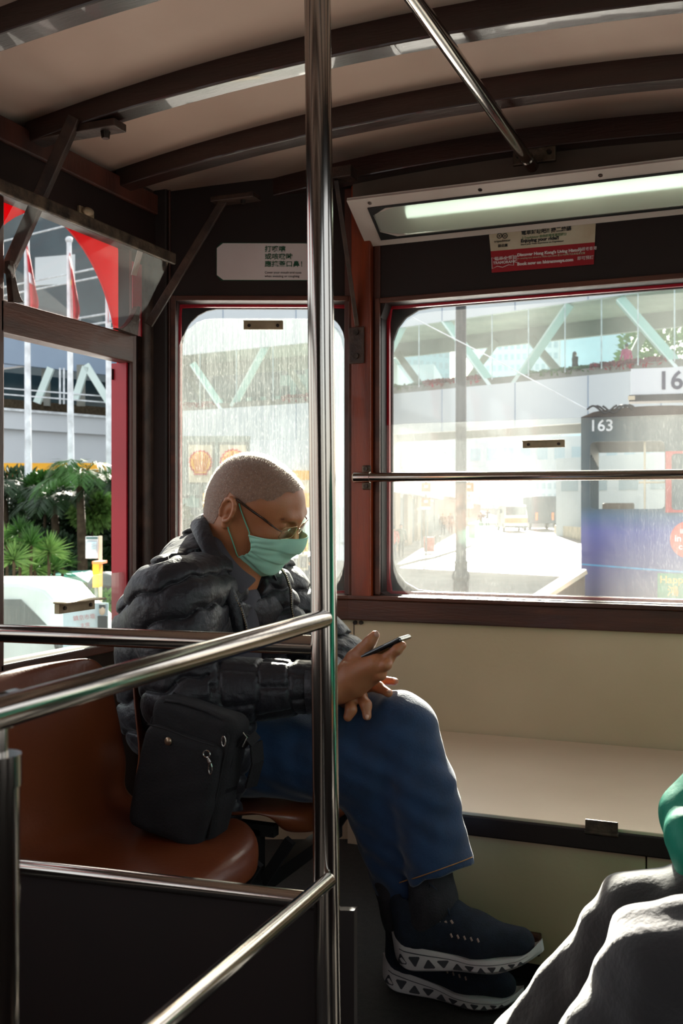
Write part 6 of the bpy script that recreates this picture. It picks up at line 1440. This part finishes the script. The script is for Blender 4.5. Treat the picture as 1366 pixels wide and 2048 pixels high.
# ------------------------------------------------------------------ second passenger at the lower right
pas = thing('person', 'passenger in black trousers and teal top, only knees and sleeve in view at lower right', 'person', (.15, 1.3, .42))
blk = mat('black trouser cloth', '272221', .85, scale=14, c2='1e1a19', bump=.15, bscale=120, sheen=.9); tealm = mat('teal jacket cloth', '0f9c7e', .6, scale=14, c2='0b8a70', bump=.15, bscale=80)
k1 = Y(1296, 1862, 1.50); k2 = Y(1342, 1946, 1.26); f1 = Vector((k1.x - .17, k1.y + .02, .09)); f2 = Vector((k2.x - .14, k2.y + .02, .09)); hq1, hq2 = Vector((.22, 1.50, .47)), Vector((.22, 1.28, .47))
def tp(F, X):
    m_ = np.abs(F) < .02; Xs = X[m_].astype(float); F = F.copy(); F[m_] += .0045 * np.sin(Xs[:, 0] * 32 + Xs[:, 2] * 26 + 3 * np.sin(Xs[:, 1] * 22 + Xs[:, 2] * 9)) * np.sin(Xs[:, 2] * 17 + Xs[:, 1] * 31 + 2 * np.sin(Xs[:, 0] * 25)) + .001 * np.sin(Xs[:, 2] * 90 + Xs[:, 0] * 60); return F
SD([('c', T3(hq1), T3(k1), .105, .074, .04), ('c', T3(hq2), T3(k2), .105, .074, .03), ('c', T3(k1), T3(f1), .074, .085, .03), ('c', T3(k2), T3(f2), .074, .085, .03), ('e', (.22, 1.39, .46), (.14, .20, .12), .05)], .006, 'trousers', blk, pas, post=tp)
for f_ in (f1, f2): SD([('c', (f_.x + .03, f_.y, .05), (f_.x - .14, f_.y, .04), .042, .035, .02)], .006, 'shoe', shoe_m, pas)
sd1 = Vector((.22, 1.60, .92)); sd2 = Vector((.22, 1.18, .92)); ea, eb = Y(1420, 1640, 1.58), Vector((.16, 1.10, .66)); wa = Y(1400, 1690, 1.46)
SD([('c', (.22, 1.33, .52), (.21, 1.33, .88), .15, .15, .05), ('c', (.22, 1.46, .52), (.21, 1.46, .88), .15, .15, .05), ('c', T3(sd1), T3(sd2), .075, .075, .05), ('c', T3(sd1), T3(ea), .068, .062, .03), ('c', T3(ea), T3(Y(1408, 1690, 1.50)), .058, .052, .03), ('c', T3(sd2), T3(eb), .066, .055, .03), ('c', T3(eb), (.08, 1.25, .60), .052, .045, .03)], .006, 'top', tealm, pas, post=tp)
bpr = [('c', (.21, 1.39, .95), (.19, 1.39, 1.08), .05, .05, .03), ('e', (.17, 1.39, 1.16), (.095, .075, .115), .02), ('c', (.08, 1.39, 1.15), (.065, 1.39, 1.12), .010, .013, .012), ('e', (.18, 1.315, 1.15), (.012, .012, .03), .005), ('e', (.18, 1.465, 1.15), (.012, .012, .03), .005), ('-e', (.075, 1.36, 1.165), (.012, .013, .009), .01), ('-e', (.075, 1.42, 1.165), (.012, .013, .009), .01), ('c', (.083, 1.375, 1.09), (.083, 1.405, 1.09), .006, .006, .005)]
hands = []
for (hx, hy, hz) in ((.05, 1.27, .585), (.10, 1.43, .575)):
    hands += [('c', (hx + .05, hy, hz + .005), (hx - .01, hy, hz), .026, .030, .02)]
    for q in range(4): hands += [('c', (hx - .03, hy - .03 + q * .02, hz), (hx - .075 - .006 * (q in (1, 2)), hy - .033 + q * .022, hz - .012), .0095, .008, .006), ('c', (hx - .075, hy - .033 + q * .022, hz - .012), (hx - .095 - .006 * (q in (1, 2)), hy - .033 + q * .022, hz - .032), .008, .007, .004)]
    hands += [('c', (hx, hy - .03, hz), (hx - .035, hy - .052, hz - .01), .012, .009, .008)]
b1 = sdf_mesh(bpr, .005); b2 = sdf_mesh(hands, .0035)
mesh_np([b1, b2], 'body', skin, pas)
SD([('e', (.185, 1.39, 1.19), (.10, .085, .105), .02), ('c', (.24, 1.39, 1.18), (.26, 1.39, 1.02), .06, .05, .03)], .006, 'hair', mat('black hair', '141210', .5), pas)
t = thing('moulded_seat', 'brown moulded seat under the teal-topped passenger at lower right', 'seat', (.2, 1.39, 0))
P = []
for (dx, dz, hw) in prof: P.append([Vector((-.09 + dx + .06, 1.39 + (-1 + k / 8) * hw, .345 + dz)) for k in range(17)])
MB().grid(P).build('seat_shell', seatm, t, smooth=True, solid=.008, off=0)
f = MB(); f.bar((.05, 1.39, .335), (.05, 1.39, 0), .03, .03, up=(1, 0, 0)); f.bar((.28, 1.39, .335), (.28, 1.39, 0), .03, .03, up=(1, 0, 0)); f.build('seat_frame', black, t)
